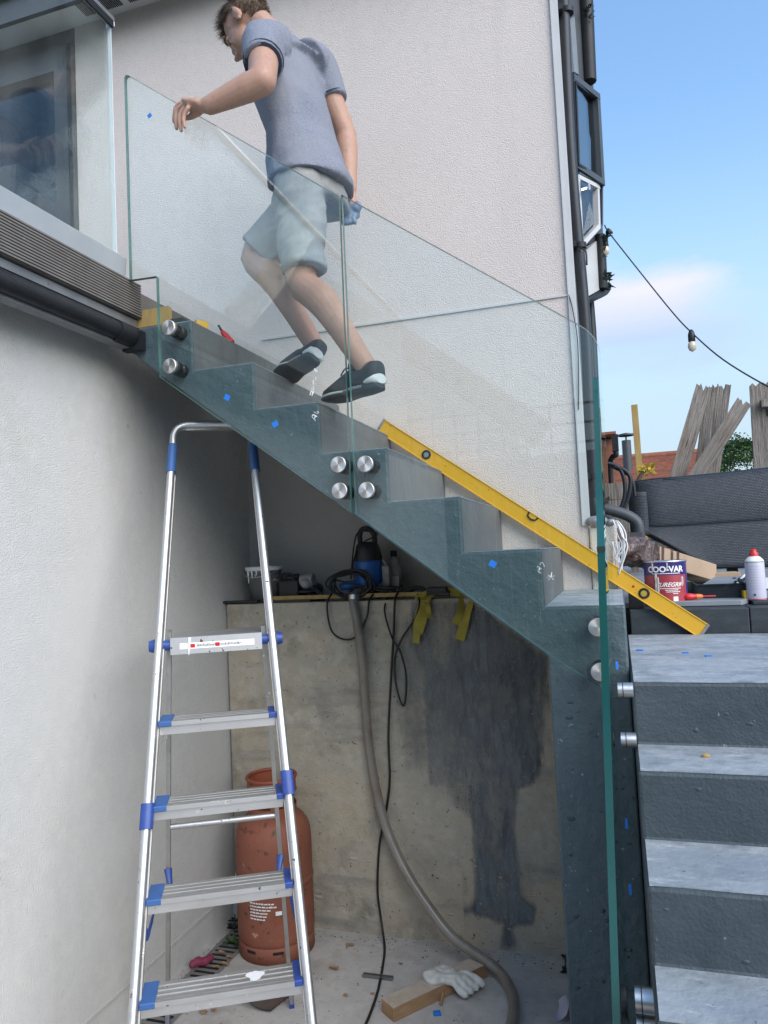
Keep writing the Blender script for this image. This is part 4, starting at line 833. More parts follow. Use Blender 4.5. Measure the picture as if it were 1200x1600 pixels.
for a in (-240, -160, -128, -60, -20, 60): ra = radians(a); m.rings([[cpt(ra + d, rc, .58) for d in (-.13, 0, .13)], [cpt(ra + d, rc, .68) for d in (-.13, 0, .13)]], False, False)
obj('collar', m, M['gasring'], gas)
m = MB(); m.tube([gc + Zu * .57, gc + Zu * .64], .022, 14); m.tube([gc + Zu * .62, gc + Vector((.03, -.05, .62))], .016, 12); m.tube([gc + Zu * .64, gc + Zu * .67], .03, 14); obj('valve', m, M['tinmetal'], gas)
m = MB()                                           # the faded block of small print
for row in range(6):
    a = -103
    while a < -103 + (34 - row * 2.5 if row != 1 else 40):
        ln = random.uniform(2.0, 6.0)
        pts = [radians(a + ln * k / 3) for k in range(4)]; z0 = .245 - row * .0125 - (a + 103) * .00008
        m.rings([[cpt(q, r + .0012, z0) for q in pts], [cpt(q, r + .0012, z0 + random.uniform(.0045, .0065)) for q in pts]], False, False); a += ln + .9
tag(obj('small_print', m, M['print'], gas), kind='stuff')
for (a0, a1, z0, z1, mm) in ((-64, -55, .20, .216, 'print'), (-66, -60, .168, .19, 'gasring'), (-146, -139, .30, .335, 'print')):
    m = MB(); pts = [radians(lerp(a0, a1, k / 3)) for k in range(4)]; m.rings([[cpt(q, r + .0045, z0) for q in pts], [cpt(q, r + .0045, z1) for q in pts]], False, False); obj('sticker', m, M[mm], gas)
m = MB(); m.tube([cpt(radians(a), r * .90, .525 + .004 * sin(a)) for a in range(-135, -85, 5)], .0012, 6); m.tube([cpt(radians(-88), r * .90, .525), cpt(radians(-86), r * .74, .556)], .0012, 6); obj('weld_line', m, M['gasring'], gas)

# ================================================================ spirit level propped along the steps
a, b = P(597, 666, 3.09), P(1098, 985, 3.095)
lev = thing('spirit_level', b, 'long yellow spirit level propped diagonally on the step edges, foot on the landing', 'spirit level')
d = (b - a).normalized(); up = Vector((0, -1, 0)).cross(d).normalized(); up = up if up.z > 0 else -up; fy = Vector((0, 1, 0))
hh, th = .0315, .012; LNG = (b - a).length
m = MB(); m.obox((a + b) / 2, d, up, fy, LNG / 2, hh - .003, th - .003); 
for s in (-1, 1): m.obox((a + b) / 2 + up * s * (hh - .002), d, up, fy, LNG / 2, .002, th)
obj('body', m, M['yellow'], lev, bevel=.001)
for e, s in ((a, -1), (b, 1)): obj('end_cap', MB().obox(e + d * s * .004, d, up, fy, .005, hh + .0005, th + .0005), M['toolgrey'], lev)
for t, rr in ((P(667, 709, 3.08), .020), (P(1006, 928, 3.08), .021)):
    c = a + d * (t - a).dot(d)
    m = MB(); m.lathe([(rr * .62, -.0005), (rr * .62, .003), (rr, .003), (rr, -.001)], c - fy * (th - .002), (0, -1, 0), 24); o = obj('vial_ring', m, M['black'], lev)
    m = MB(); m.lathe([(rr * .62, 0), (.0005, .001)], c - fy * (th - .002), (0, -1, 0), 24); v = obj('vial', m, M['yleaf'] if rr > .0205 else M['capstone'], o)
c = a + d * (P(990, 916, 3.08) - a).dot(d); m = MB(); m.lathe([(.0055, 0), (.0005, .0012)], c - fy * (th - .002), (0, -1, 0), 14); obj('hang_hole', m, M['red'], lev)
c = a + d * (P(830, 810, 3.08) - a).dot(d) + up * .012
m = MB(); m.tube([c - d * .022 + up * .016 - fy * th, c - d * .018 - fy * th, c - fy * th - up * .006, c + d * .018 - fy * th, c + d * .022 + up * .016 - fy * th], .0035, 8); obj('top_vial', m, M['black'], lev)

# ================================================================ things on the ledge (z 1.45)
LZ = 1.45
def on(px, Y, z=LZ):
    """point on a level at depth Y under a sight column"""
    v = CAM_R @ Vector(((px - 600) / FOC, 0, 1)); q = P(px, 900, Y); q.z = z; return q
m = MB(); m.box(-1.785, -1.36, 3.135, 3.17, LZ + .001, LZ + .012); m.box(-1.80, -1.62, 3.112, 3.15, LZ + .006, LZ + .016)
single('black_strip', m, M['toolblack'], 'thin black strip lying along the left end of the ledge', 'strip')
m = MB(); m.box(-1.56, -.74, 3.145, 3.18, LZ + .0125, LZ + .030); single('batten', m, M['newwood'], 'thin pale timber batten lying along the ledge under the pump', 'batten')
c = Vector((-1.635, 3.225, LZ + .002)); bk = thing('bucket', c, 'paint-stained grey bucket at the left end of the ledge', 'bucket')
m = MB(); m.lathe([(.001, 0), (.068, 0), (.080, .145), (.086, .147), (.087, .166), (.080, .168), (.066, .01), (.001, .01)], c, seg=32); obj('body', m, M['bucket'], bk)
m = MB(); m.lathe([(.0855, .150), (.0905, .153), (.0905, .170), (.083, .1705)], c, seg=32); obj('rim', m, M['print'], bk)
m = MB(); m.tube(spline([c + Vector((.09, 0, .158)), c + Vector((.075, -.07, .135)), c + Vector((0, -.099, .12)), c + Vector((-.075, -.07, .135)), c + Vector((-.09, 0, .158))], 6), .002, 6); obj('handle', m, M['steel'], bk)
m = MB()
for k in range(5): x = -.05 + k * .026; m.tube([c + Vector((x, -math.sqrt(max(0, .0855 ** 2 - x * x)), .15)), c + Vector((x, -math.sqrt(max(0, .078 ** 2 - x * x)) - .004, .15 - random.uniform(.02, .07)))], [.006, .002], 6)
tag(obj('paint_runs', m, M['print'], bk), kind='stuff')
c = Vector((-1.49, 3.22, LZ + .002)); cs = thing('tool_case', c, 'small black tool case between the bucket and the grinder', 'tool case')
m = MB(); m.box(c.x - .055, c.x + .05, 3.18, 3.30, LZ + .002, LZ + .105); obj('body', m, M['toolblack'], cs, bevel=.012)
m = MB(); m.box(c.x - .02, c.x + .045, 3.19, 3.29, LZ + .103, LZ + .128); obj('lid', m, M['toolblack'], cs, bevel=.01)
m = MB(); m.tube(spline([c + Vector((-.04, -.04, .10)), c + Vector((-.03, -.045, .125)), c + Vector((.02, -.045, .128)), c + Vector((.035, -.04, .10))], 5), .006, 8); obj('handle', m, M['black'], cs)
c = Vector((-1.40, 3.21, LZ + .002)); gd = thing('angle_grinder', c, 'grey and black angle grinder standing on the ledge', 'angle grinder')
m = MB(); m.ell(c + Vector((0, 0, .085)), Vector((.038, 0, 0)), Vector((0, .05, 0)), Zu * .034, 18, 10); m.tube([c + Vector((-.03, -.01, .10)), c + Vector((.032, -.01, .10))], .028, 16); obj('gear_head', m, M['toolgrey'], gd)
m = MB(); m.tube(spline([c + Vector((.01, 0, .07)), c + Vector((-.002, .06, .06)), c + Vector((-.01, .13, .05))], 4), .028, 14); m.ell(c + Vector((.0, -.01, .045)), Vector((.052, 0, 0)), Vector((0, .052, 0)), Zu * .012, 20, 8); obj('body', m, M['toolblack'], gd)
m = MB(); m.box(c.x - .06, c.x + .075, 3.16, 3.24, LZ + .002, LZ + .03); obj('guard', m, M['toolblack'], gd, bevel=.008)
m = MB(); m.tube([c + Vector((.03, -.02, .062)), c + Vector((.085, -.03, .02))], .012, 10); obj('side_handle', m, M['black'], gd)
c = Vector((-1.105, 3.235, LZ + .031)); pu = thing('water_pump', c, 'blue and black submersible pump standing in a tangle of cable on the ledge', 'pump')
m = MB(); m.lathe([(.001, .0), (.055, .0), (.062, .01), (.064, .07), (.066, .075), (.066, .140), (.062, .147), (.001, .147)], c, seg=32); obj('body', m, M['navy'], pu)
m = MB(); m.lathe([(.067, -.001), (.068, .02), (.066, .028), (.06, .03)], c, seg=32); obj('base', m, M['toolblack'], pu); m = MB(); m.lathe([(.064, .146), (.066, .158), (.058, .20), (.050, .222), (.03, .232), (.001, .234)], c, seg=32); obj('housing', m, M['toolblack'], pu)
m = MB(); m.tube(spline([c + Vector((-.034, 0, .22)), c + Vector((-.036, 0, .265)), c + Vector((-.022, 0, .292)), c + Vector((.012, 0, .292)), c + Vector((.034, 0, .262)), c + Vector((.036, 0, .215))], 5), .0125, 10); obj('handle', m, M['toolblack'], pu)
m = MB(); m.tube([c + Vector((-.05, -.02, .04)), c + Vector((-.105, -.035, .035))], .022, 16); m.tube([c + Vector((-.10, -.035, .035)), c + Vector((-.125, -.05, .03))], .017, 14); obj('outlet', m, M['navy'], pu)
m = MB(); m.tube(spline([c + Vector((.05, -.02, .02)), c + Vector((.085, -.02, .06)), c + Vector((.088, -.01, .12)), c + Vector((.07, 0, .15))], 4), .006, 8); m.box(c.x + .072, c.x + .105, 3.21, 3.25, LZ + .05, LZ + .15); obj('float_switch', m, M['toolgrey'], pu, bevel=.006)
c = Vector((-1.0, 3.30, LZ + .002)); bt = thing('spray_bottle', c, 'small clear bottle with a dark cap on the ledge behind the pump', 'bottle')
m = MB(); m.lathe([(.001, 0), (.032, 0), (.033, .13), (.022, .165), (.014, .178), (.014, .19)], c, seg=20); obj('body', m, M['toolgrey'], bt); m = MB(); m.lathe([(.016, .188), (.016, .215), (.001, .217)], c, seg=16); obj('cap', m, M['black'], bt)
m = MB(); m.box(-1.03, -.97, 3.262, 3.266, LZ + .03, LZ + .10); obj('sticker', m, M['printgrey'], bt)
# cable tangle and its two loops
m = MB(); cc_ = Vector((-1.165, 3.16, LZ + .075))
path = []
for k in range(66):
    a = k * .62; rx = .095 + .03 * noise.noise(Vector((k * .3, 0, 0))); rz = .055 + .02 * noise.noise(Vector((0, k * .3, 5)))
    path.append(Vector((cc_.x + .05 * noise.noise(Vector((k * .21, 3, 1))) + cos(a) * rx, 3.15 + .03 * noise.noise(Vector((1, k * .33, 2))) + .018 * sin(a * .5), max(LZ + .012, cc_.z + sin(a) * rz + .02 * noise.noise(Vector((k * .2, 9, 9)))))))
for k in range(34):
    a = k * .7; path.append(Vector((-1.09 + .003 * k + cos(a) * (.085 + .04 * noise.noise(Vector((k * .4, 7, 7)))), 3.165 + .03 * noise.noise(Vector((4, k * .4, 3))), LZ + .035 + abs(sin(a)) * .022)))
m.tube(spline(path, 4), .0046, 6)
m.tube(spline([P(520, 925, 3.14), P(511, 945, 3.10), P(518, 985, 3.10), P(538, 999, 3.10), P(558, 993, 3.10), P(573, 965, 3.10), P(577, 938, 3.11), P(584, 928, 3.15)], 6), .0046, 6)
m.tube(spline([P(570, 930, 3.15), P(640, 928, 3.16), P(655, 934, 3.15)], 6), .0046, 6)
m.tube(spline([P(556, 925, 3.16), P(552, 880, 3.17), P(565, 850, 3.20), P(590, 835, 3.22), P(575, 830, 3.21), P(556, 838, 3.2), P(548, 905, 3.15)], 6), .0035, 6)
single('cable_coil', m, M['cable'], 'tangled coil of black cable around the pump, one loop hanging below the ledge', 'cable')
m = MB(); m.tube(spline([P(606, 930, 3.16), P(601, 955, 3.10), P(612, 995, 3.10), P(626, 1020, 3.10), P(635, 1060, 3.10), P(631, 1103, 3.10), P(620, 1075, 3.10), P(617, 1030, 3.10), P(628, 998, 3.10), P(646, 970, 3.10), P(655, 945, 3.10), P(652, 928, 3.15), P(640, 925, 3.2)], 6), .0044, 6)
single('cable', m, M['cable'], 'black cable hanging in a twisted loop to the right of the pump', 'cable')
m = MB(); m.tube(spline([P(622, 925, 3.16), P(617, 940, 3.10), P(615, 990, 3.105), P(611, 1060, 3.105), P(607, 1150, 3.105), P(609, 1220, 3.105), P(602, 1275, 3.105), P(593, 1320, 3.105), P(590, 1390, 3.10), P(596, 1440, 3.09), G(601, 1480, .01), G(598, 1510, .006), G(590, 1550, .006), G(576, 1590, .006), G(560, 1625, .006), G(540, 1680, .006)], 6), .0052, 8)
single('power_cable', m, M['cable'], 'long black cable dropping from the ledge and trailing over the paving', 'cable')
m = MB(); m.tube(spline([P(561, 925, 3.17), P(552, 936, 3.11), P(556, 960, 3.095), P(564, 1010, 3.09), P(570, 1080, 3.085), P(576, 1160, 3.08), P(588, 1235, 3.07), P(606, 1300, 3.05), P(636, 1365, 3.02), P(672, 1420, 2.98), P(708, 1465, 2.95), G(758, 1500, .06), G(785, 1525, .03), G(802, 1560, .022), G(800, 1600, .022), G(780, 1650, .022)], 6), .0205, 14)
hs = single('hose', m, M['hose'], 'milky translucent hose curving from the ledge down to the paving', 'hose')
m = MB(); q = P(553, 930, 3.115); m.tube([q, q + Vector((0, -.004, -.02))], .025, 14); hc_ = obj('hose_clip', m, M['steel'], None); hc_.parent = hs; hc_.matrix_parent_inverse = Matrix.Translation(-hs.location)
# ratchet straps
def ribbon(pts, wd, th, side):
    m = MB(); pts = spline(pts, 5); sd = Vector(side).normalized(); r = []
    for i, p in enumerate(pts):
        s2 = sd + Vector((0, .35 * sin(i * .6), .2 * sin(i * .4))); s2.normalize(); d = (pts[min(i + 1, len(pts) - 1)] - pts[max(i - 1, 0)]).normalized(); n = d.cross(s2).normalized(); s2 = n.cross(d)
        r.append([p - s2 * wd / 2 - n * th, p + s2 * wd / 2 - n * th, p + s2 * wd / 2 + n * th, p - s2 * wd / 2 + n * th])
    return m.rings(r, smooth=False)
sp = thing('ratchet_strap', P(670, 935, 3.15), 'yellow ratchet strap draped over the ledge edge, right of the hanging cables', 'strap')
for pts, wd, sd in (([P(680, 925, 3.18), P(668, 933, 3.13), P(660, 945, 3.10), P(653, 975, 3.10), P(650, 1005, 3.105)], .040, (1, -.2, 0)), ([P(690, 920, 3.2), P(676, 928, 3.14), P(664, 940, 3.095), P(661, 965, 3.095), P(654, 990, 3.095)], .036, (1, .3, 0)), ([P(664, 940, 3.10), P(668, 945, 3.09), P(670, 958, 3.09), P(670, 966, 3.09)], .022, (1, .5, 0)),
    ([P(650, 938, 3.12), P(664, 930, 3.13), P(690, 922, 3.15), P(720, 928, 3.14)], .034, (0, .2, 1)), ([P(718, 925, 3.16), P(734, 938, 3.12), P(728, 965, 3.10), P(718, 1000, 3.105)], .040, (1, -.3, 0)), ([P(722, 935, 3.12), P(718, 958, 3.10), P(711, 975, 3.10)], .03, (1, .4, 0))):
    obj('webbing', ribbon(pts, wd, .0012, sd), M['strap'], sp)
m = MB(); q = P(687, 922, 3.17); m.box(q.x - .05, q.x + .04, 3.13, 3.19, LZ + .012, LZ + .05); m.tube([q + Vector((-.05, -.03, -.01)), q + Vector((.05, -.03, -.015))], .014, 8); obj('buckle', m, M['toolblack'], sp, bevel=.006)
m = MB(); m.tube(spline([P(592, 930, 3.17), P(630, 925, 3.18), P(655, 918, 3.19), P(672, 930, 3.15)], 5), [.016] * 16, 8, flat=.6); single('black_rag', m, M['toolblack'], 'crumpled black strap end lying on the ledge between the cable and the yellow strap', 'rag')

# ================================================================ on the paving
m = MB(); a, b = G(606, 1590, .0), G(752, 1520, .0); d = (b - a).normalized(); sd = Vector((-d.y, d.x, 0))
m.obox((a + b) / 2 + Zu * .0245, d, sd, Zu, (b - a).length / 2, .038, .024); tb = thing('timber_block', (a + b) / 2, 'short sawn timber block on the paving with a pale glove across it', 'timber')
obj('block', m, M['timber'], tb, bevel=.002); m = MB(); m.obox((a + b) / 2 + Zu * .0490, d, sd, Zu, (b - a).length / 2 - .002, .036, .0006); obj('sawn_face', m, M['timbertop'], tb)
c = (a + b) / 2 + d * .04 + Zu * .058; C = MB()
C.ell(c + sd * .01, d * .058, sd * .05, Zu * .014); C.ell(c - d * .04 + sd * .012, d * .040, sd * .048, Zu * .019)
for i in range(4):
    p = c + d * (.052 - i * .026) - sd * .03; C.tube(spline([p, p - sd * .035 + d * .022 - Zu * .004, p - sd * .062 + d * .038 - Zu * (.016 + .006 * i), p - sd * .080 + d * .048 - Zu * .032], 3), [.0135] * 8 + [.012, .010], 10)
p = c - d * .02 - sd * .02; C.tube(spline([p, p + d * .03 - sd * .03 + Zu * .006, p + d * .07 - sd * .035 - Zu * .002], 3), [.015, .0145, .014, .0135, .013, .0125, .011], 10)
gm = voxel(C, .004, 2); g_ = bpy.data.objects.new('leather_glove', finish(gm, 'leather_glove', M['leather'], c, lambda p_, n: .004 * noise.noise(p_ * 45))); COL.objects.link(g_); g_.location = c
tag(g_, 'pale leather work glove lying across the timber block', 'glove')
a, b = G(567, 1524, .004), G(614, 1530, .004); m = MB(); m.bar(a, b, .018, .004); m.bar(a + Vector((0, -.008, .004)), b + Vector((0, -.008, .004)), .003, .008); m.bar(a + Vector((0, .008, .004)), b + Vector((0, .008, .004)), .003, .008)
single('metal_strip', m, M['pvc'], 'narrow metal strip lying on the paving under the black cable', 'metal strip')
a = G(689, 1570, .006); b = G(692, 1550, .02); m = MB(); m.tube([a, b], [.006, .007], 8); wd_ = thing('screwdriver_bit', a, 'small tool with a blue tip beside the timber block', 'tool')
obj('shaft', m, M['timber'], wd_); m = MB(); m.obox(G(683, 1583, .006), (1, .4, 0), (-.4, 1, 0), Zu, .013, .010, .005); obj('tip', m, M['bluetape'], wd_, bevel=.002)
m = MB(); a = G(878, 1580, .012); g0 = [[a + Vector((x * .02 + z * .01, .055 * y, .012 + .012 * sin(x * 2 + y) + .006 * z)) for x in (-1, -.3, .4, 1)] for y, z in ((-1, 0), (-.4, .6), (.4, 1), (1, .4))]; m.sheet(g0); g1_ = [[p - Zu * .0015 for p in r] for r in g0]; m.sheet(g1_); single('paper_scrap', m, M['lilac'], 'crumpled white paper scrap at the foot of the painted pillar', 'paper')
m = MB(); c = G(432, 1568, .0); rg = []
for k in range(9): t = k / 8; a0 = lerp(2.9, 5.0, t); rg.append([c + Vector((.075 * cos(a0) * 1.1 + y * .03, y * .11, .062 + .055 * sin(a0))) for y in (-.55, 0, .55)])
m.sheet(rg); m.sheet([[p + Zu * .003 for p in r] for r in rg]); single('gutter_offcut', m, M['pvc'], 'curved grey metal offcut on the paving below the lowest ladder tread', 'offcut')
dr = thing('drain_channel', G(290, 1550, 0), 'metal slot drain along the foot of the white wall', 'drain')
m = MB(); m.box(-1.755, -1.635, .6, 3.05, .0005, .003); obj('channel', m, M['drain'], dr)
bm0 = MB(); bm0.box(-1.74, -1.650, 0, .0125, .0022, .0042); me0 = bm0.mesh('slot', M['dark'], dr.location)
for k in range(62):
    o = bpy.data.objects.new('slot', me0); COL.objects.link(o); o.parent = dr; o.location = (0, 1.05 + k * .032, 0)
m = MB(); m.box(-1.757, -1.752, .6, 3.05, .0, .005); m.box(-1.638, -1.633, .6, 3.05, .0, .005); obj('channel_lip', m, M['drain'], dr)
m = MB(); a, b = G(297, 1510, .02), G(332, 1494, .02); m.tube(spline([a, lerp(a, b, .3) + Zu * .006, lerp(a, b, .6) + Vector((.006, .0, -.004)), b], 4), [.010, .013, .016, .014, .017, .019, .015, .017, .019, .016, .013, .016, .010], 9); single('purple_rag', m, M['purple'], 'rolled purple rag beside the drain', 'rag')
def litter(name, spots, matn, label, cat):
    for (px, py, s, tilt) in spots:
        m = MB(); c = G(px, py, .004); pts = []
        for k in range(9):
            a = 2 * pi * k / 9; pts.append(c + Vector((cos(a) * s * 1.6, sin(a) * s * .8, .004 + .5 * s * abs(sin(a * 1.5 + tilt)))))
        m.add(pts + [c + Zu * (.3 * s)], [(k, (k + 1) % 9, 9) for k in range(9)]); m.add([p - Zu * .001 for p in pts], [tuple(range(9))]); o = single(name, m, M[matn], label, cat)
    return o
def litters(name, spots, matn, label, cat, group):
    litter(name, spots, matn, label, cat)
    for o in COL.objects:
        if o.get('label') == label: o['group'] = group
LV = [(547, 1478, .012, .3, 'dead leaf nearest the concrete wall, left of the hose'), (522, 1514, .014, 1.2, 'dark dead leaf between the cylinder and the black cable'), (540, 1556, .007, 2, 'tiny leaf crumb left of the trailing cable'), (582, 1554, .006, 0, 'tiny leaf crumb just right of the trailing cable'),
 (626, 1507, .006, 1, 'small dark crumb behind the timber block'), (716, 1478, .012, .5, 'dead leaf under the curve of the hose'), (337, 1512, .010, .2, 'dead leaf on the drain slots next to the purple rag'), (346, 1490, .012, 1.5, 'curled leaf at the far end of the drain'), (359, 1497, .011, .8, 'dead leaf beside the foot of the gas cylinder'),
 (318, 1583, .012, 2.1, 'dark leaf under the lowest visible ladder tread, left one'), (334, 1580, .008, .3, 'small leaf under the lowest visible ladder tread, right one'), (352, 1508, .013, 1.1, 'largest dead leaf between drain and cylinder')]
for px, py, s_, t_, lb_ in LV: litter('dead_leaf', [(px, py, s_, t_)], 'timber', lb_, 'leaf')['group'] = 'dead leaves on the paving'
def plant(name, spots, label, s=.05, n=14, mt='leaf', base=0):
    c = sum((G(x, y, base) for x, y in spots), Vector()) / len(spots); t = thing(name, c, label, 'plant'); m = MB()
    for x, y in spots:
        q = G(x, y, base)
        for k in range(n):
            a = random.uniform(0, 6.3); d = Vector((cos(a), sin(a), random.uniform(.2, 1.3))).normalized() * s * random.uniform(.5, 1.1); u = d.cross(Zu).normalized() * s * .22
            m.add([q, q + d * .5 - u, q + d - Zu * s * .2, q + d * .5 + u], [(0, 1, 2, 3)])
    obj('leaves', m, M[mt], t); m = MB(); m.tube([c, c + Zu * s], .003, 5); obj('stem', m, M['bark'], t); return t
plant('weed', [(362, 1474), (372, 1478)], 'yellow-green weed growing at the left of the gas cylinder', .05, 12)
plant('weed', [(366, 1452), (369, 1440)], 'dark weed in the corner behind the gas cylinder', .05, 14, 'leafdark')
plant('weed', [(884, 1520), (884, 1500)], 'dark weed growing against the foot of the grey pillar', .035, 14, 'leafdark')
# tape bits and stones on the steps
for i, (px, py, z, s, lb_) in enumerate(((1000, 1016, 1.289, .011, 'blue tape scrap nearest the glass on the landing'), (1071, 1020, 1.289, .009, 'blue tape scrap in the middle of the landing'), (1107, 1025, 1.289, .009, 'rightmost blue tape scrap on the landing'))):
    q = G(px, py, z); m = MB(); m.obox(q, (1, .3 * (i - 1), 0), (-.3 * (i - 1), 1, 0), Zu, s, s * .8, .002); single('tape_scrap', m, M['bluetape'], lb_, 'tape')
q = G(1103, 1181, 1.130); m = MB(); m.ell(q, Vector((.010, 0, 0)), Vector((0, .007, 0)), Zu * .006, 10, 6); single('stone_chip', m, M['newwood'], 'tiny pale stone chip on the step below the landing', 'stone')
# tools at the head of the stairs
a, b = P(255, 487, 2.60), P(316, 496, 2.44); a.z = b.z = 2.557; m = MB(); m.bar(a, b, .05, .035); m.bar(lerp(a, b, .55) + Zu * .018, lerp(a, b, .55) + Zu * .04, .01, .01, up=(1, 0, 0)); single('yellow_clamp', m, M['yellow'], 'yellow tool lying on the top step by the deck end', 'tool')
a = P(352, 528, 2.62); a.z = 2.362; sc = thing('screwdriver', a, 'red-handled screwdriver standing up on the upper step', 'screwdriver')
b = P(352, 520, 2.6); m = MB(); m.tube([b + Vector((-.03, 0, .035)), b + Vector((-.012, 0, .005))], .005, 6); obj('shaft', m, M['black'], sc); m = MB(); m.tube([b + Vector((-.014, 0, .008)), b + Vector((.0, 0, -.012)), b + Vector((.03, 0, -.045))], [.008, .014, .012], 10); obj('handle', m, M['red'], sc)

# ================================================================ terrace on the right
DZ = 1.385
ter = thing('timber_edging', (.6, 3.12, 1.285), 'black timber edging and grey capping along the back of the landing', 'edging')
for x0, x1, dy in ((.03, .462, 0), (.466, 1.6, .012)): obj('sleeper', MB().box(x0, x1, 3.115 + dy, 3.22, 1.283, DZ), M['sleeper'], ter, bevel=.004)
m = MB(); m.prism([(.185, 3.20), (.45, 3.20), (.49, 3.28), (.49, 3.40), (.185, 3.40)], 'z', DZ + .002, DZ + .022); obj('capping', m, M['capstone'], ter, bevel=.002)
m = MB(); m.box(.495, 1.7, 3.215, 3.40, DZ + .001, DZ + .014); obj('capping', m, M['sleeper'], ter, bevel=.002)
obj('backing', MB().box(.0, 1.7, 3.22, 3.8, 1.2, DZ + .0005), M['sleeper'], ter)
tag(obj('terrace', MB().box(.0, 6, 3.4, 12, 1.0, 1.39), M['capstone']), kind='structure')
# paint tin
c = Vector((.182, 3.30, DZ + .0)); c.z = 1.366
tin = thing('paint_tin', c, 'large purple and red paint tin with drips, behind the lower end of the spirit level', 'paint tin')
R_ = .0835; Ht = .202
m = MB(); m.lathe([(.001, 0), (R_, 0), (R_ + .002, .004), (R_, .008), (R_, Ht - .006), (R_ + .003, Ht), (R_ - .004, Ht + .002), (R_ - .010, Ht - .008), (.001, Ht - .008)], c, seg=40); obj('body', m, M['tinpurple'], tin)
def wrap(vs, z0, a0, rr):
    return [c + Vector((cos(a0 + v.x / rr) * rr, sin(a0 + v.x / rr) * rr, z0 + v.y)) for v in vs]
A0 = radians(-96)
m = MB(); arc = [A0 + radians(k) for k in range(-66, 67, 4)]; m.rings([[c + Vector((cos(a) * (R_ + .0008), sin(a) * (R_ + .0008), .034)) for a in arc], [c + Vector((cos(a) * (R_ + .0008), sin(a) * (R_ + .0008), .148)) for a in arc]], False, False); obj('red_band', m, M['tinred'], tin)
m = MB(); m.lathe([(R_ - .002, Ht - .003), (R_ + .0035, Ht - .001), (R_ + .003, Ht + .004), (R_ - .006, Ht + .004), (R_ - .012, Ht - .006), (.002, Ht - .004)], c, seg=40); obj('lid', m, M['tinmetal'], tin)
def tintext(s, size, z, dx, shear=0, bold=0, mm='print', nm='lettering'):
    vs, fs = textmesh(s, size, shear, 0, bold); m = MB(); m.add(wrap([v + Vector((dx, 0, 0)) for v in vs], z, A0, R_ + .0018), fs); obj(nm, m, M[mm], tin)
tintext('COO-VAR', .033, .171, .006, 0, .0012); tintext('SUREGRIP', .024, .108, .018, .45, .0005)
m = MB()
for z, x0, x1 in ((.153, -.05, .06), (.092, -.02, .066), (.085, .0, .052), (.078, .004, .06), (.071, .03, .05), (.010, -.04, .02)):
    x = x0
    while x < x1:
        l = random.uniform(.003, .009); m.add(wrap([Vector((x, 0, 0)), Vector((x + l, 0, 0)), Vector((x + l, .0032, 0)), Vector((x, .0032, 0))], z, A0, R_ + .0018), [(0, 1, 2, 3)]); x += l + .0012
tag(obj('small_print', m, M['print'], tin), kind='stuff')
m = MB(); m.add(wrap([Vector((.030, 0, 0)), Vector((.050, 0, 0)), Vector((.050, .018, 0)), Vector((.030, .018, 0))], .042, A0, R_ + .0018), [(0, 1, 2, 3)]); obj('symbol', m, M['print'], tin)
for x, z1, z0, w0 in ((-.034, .155, .075, .006), (-.026, .14, .066, .005), (.072, .14, .10, .006), (-.046, .203, .17, .004), (.012, .2, .165, .003)):
    m = MB(); m.tube([c + Vector((cos(A0 + (x + .001 * sin(k)) / R_) * (R_ + .001), sin(A0 + x / R_) * (R_ + .001), lerp(z1, z0, k / 5))) for k in range(6)], [w0 * .8, w0, w0 * .8, w0 * 1.1, w0 * .9, w0 * .5], 8, flat=.5); obj('paint_drip', m, M['printgrey'], tin)
# long carton wrapped at one end
a, b = Vector((.052, 3.36, 1.615)), Vector((.40, 4.0, 1.485)); d = (b - a).normalized(); sd = d.cross(Zu).normalized(); up = sd.cross(d)
ct = thing('cardboard_carton', a, 'long cardboard carton with its near end bundled in brown plastic, leaning over the paint tin', 'carton')
m = MB(); m.obox((a + b) / 2, d, sd, up, (b - a).length / 2, .065, .042); obj('carton', m, M['card'], ct, bevel=.004)
for t in (.10, .16, .22, .34, .42):
    m = MB(); m.obox(lerp(a, b, t), d, sd, up, .012, .0665, .0435); obj('band', m, M['wrap'], ct)
C = MB(); C.obox(lerp(a, b, .03), d, sd, up, .08, .078, .050); C.ell(a - d * .05, d * .07, sd * .082, up * .052)
wm = voxel(C, .007, 3); obj('wrapping', finish(wm, 'wrapping', M['wrap'], ct.location, lambda p_, n: .018 * noise.noise(p_ * 24) + .010 * (.3 - abs(noise.noise(p_ * 38)))), None, ct)
m = MB(); p_ = P(1075, 908, 3.75); m.box(p_.x - .05, p_.x + .09, 3.70, 3.80, 1.40, 1.455); single('dark_sponge', m, M['leafdark'], 'dark crumpled sponge at the far end of the carton', 'sponge')
m = MB(); p0, p1 = P(1100, 905, 3.95), P(1150, 893, 3.95); m.box(p0.x, p1.x + .02, 3.95, 4.1, 1.40, 1.485); single('cardboard_box', m, M['card'], 'low cardboard box behind the roller tray', 'box', bevel=.003)
m = MB(); m.box(P(1151, 905, 4.0).x, P(1200, 905, 4.0).x + .1, 4.0, 4.06, 1.40, 1.45); single('white_board', m, M['white'], 'strip of white board behind the aerosol can', 'board')
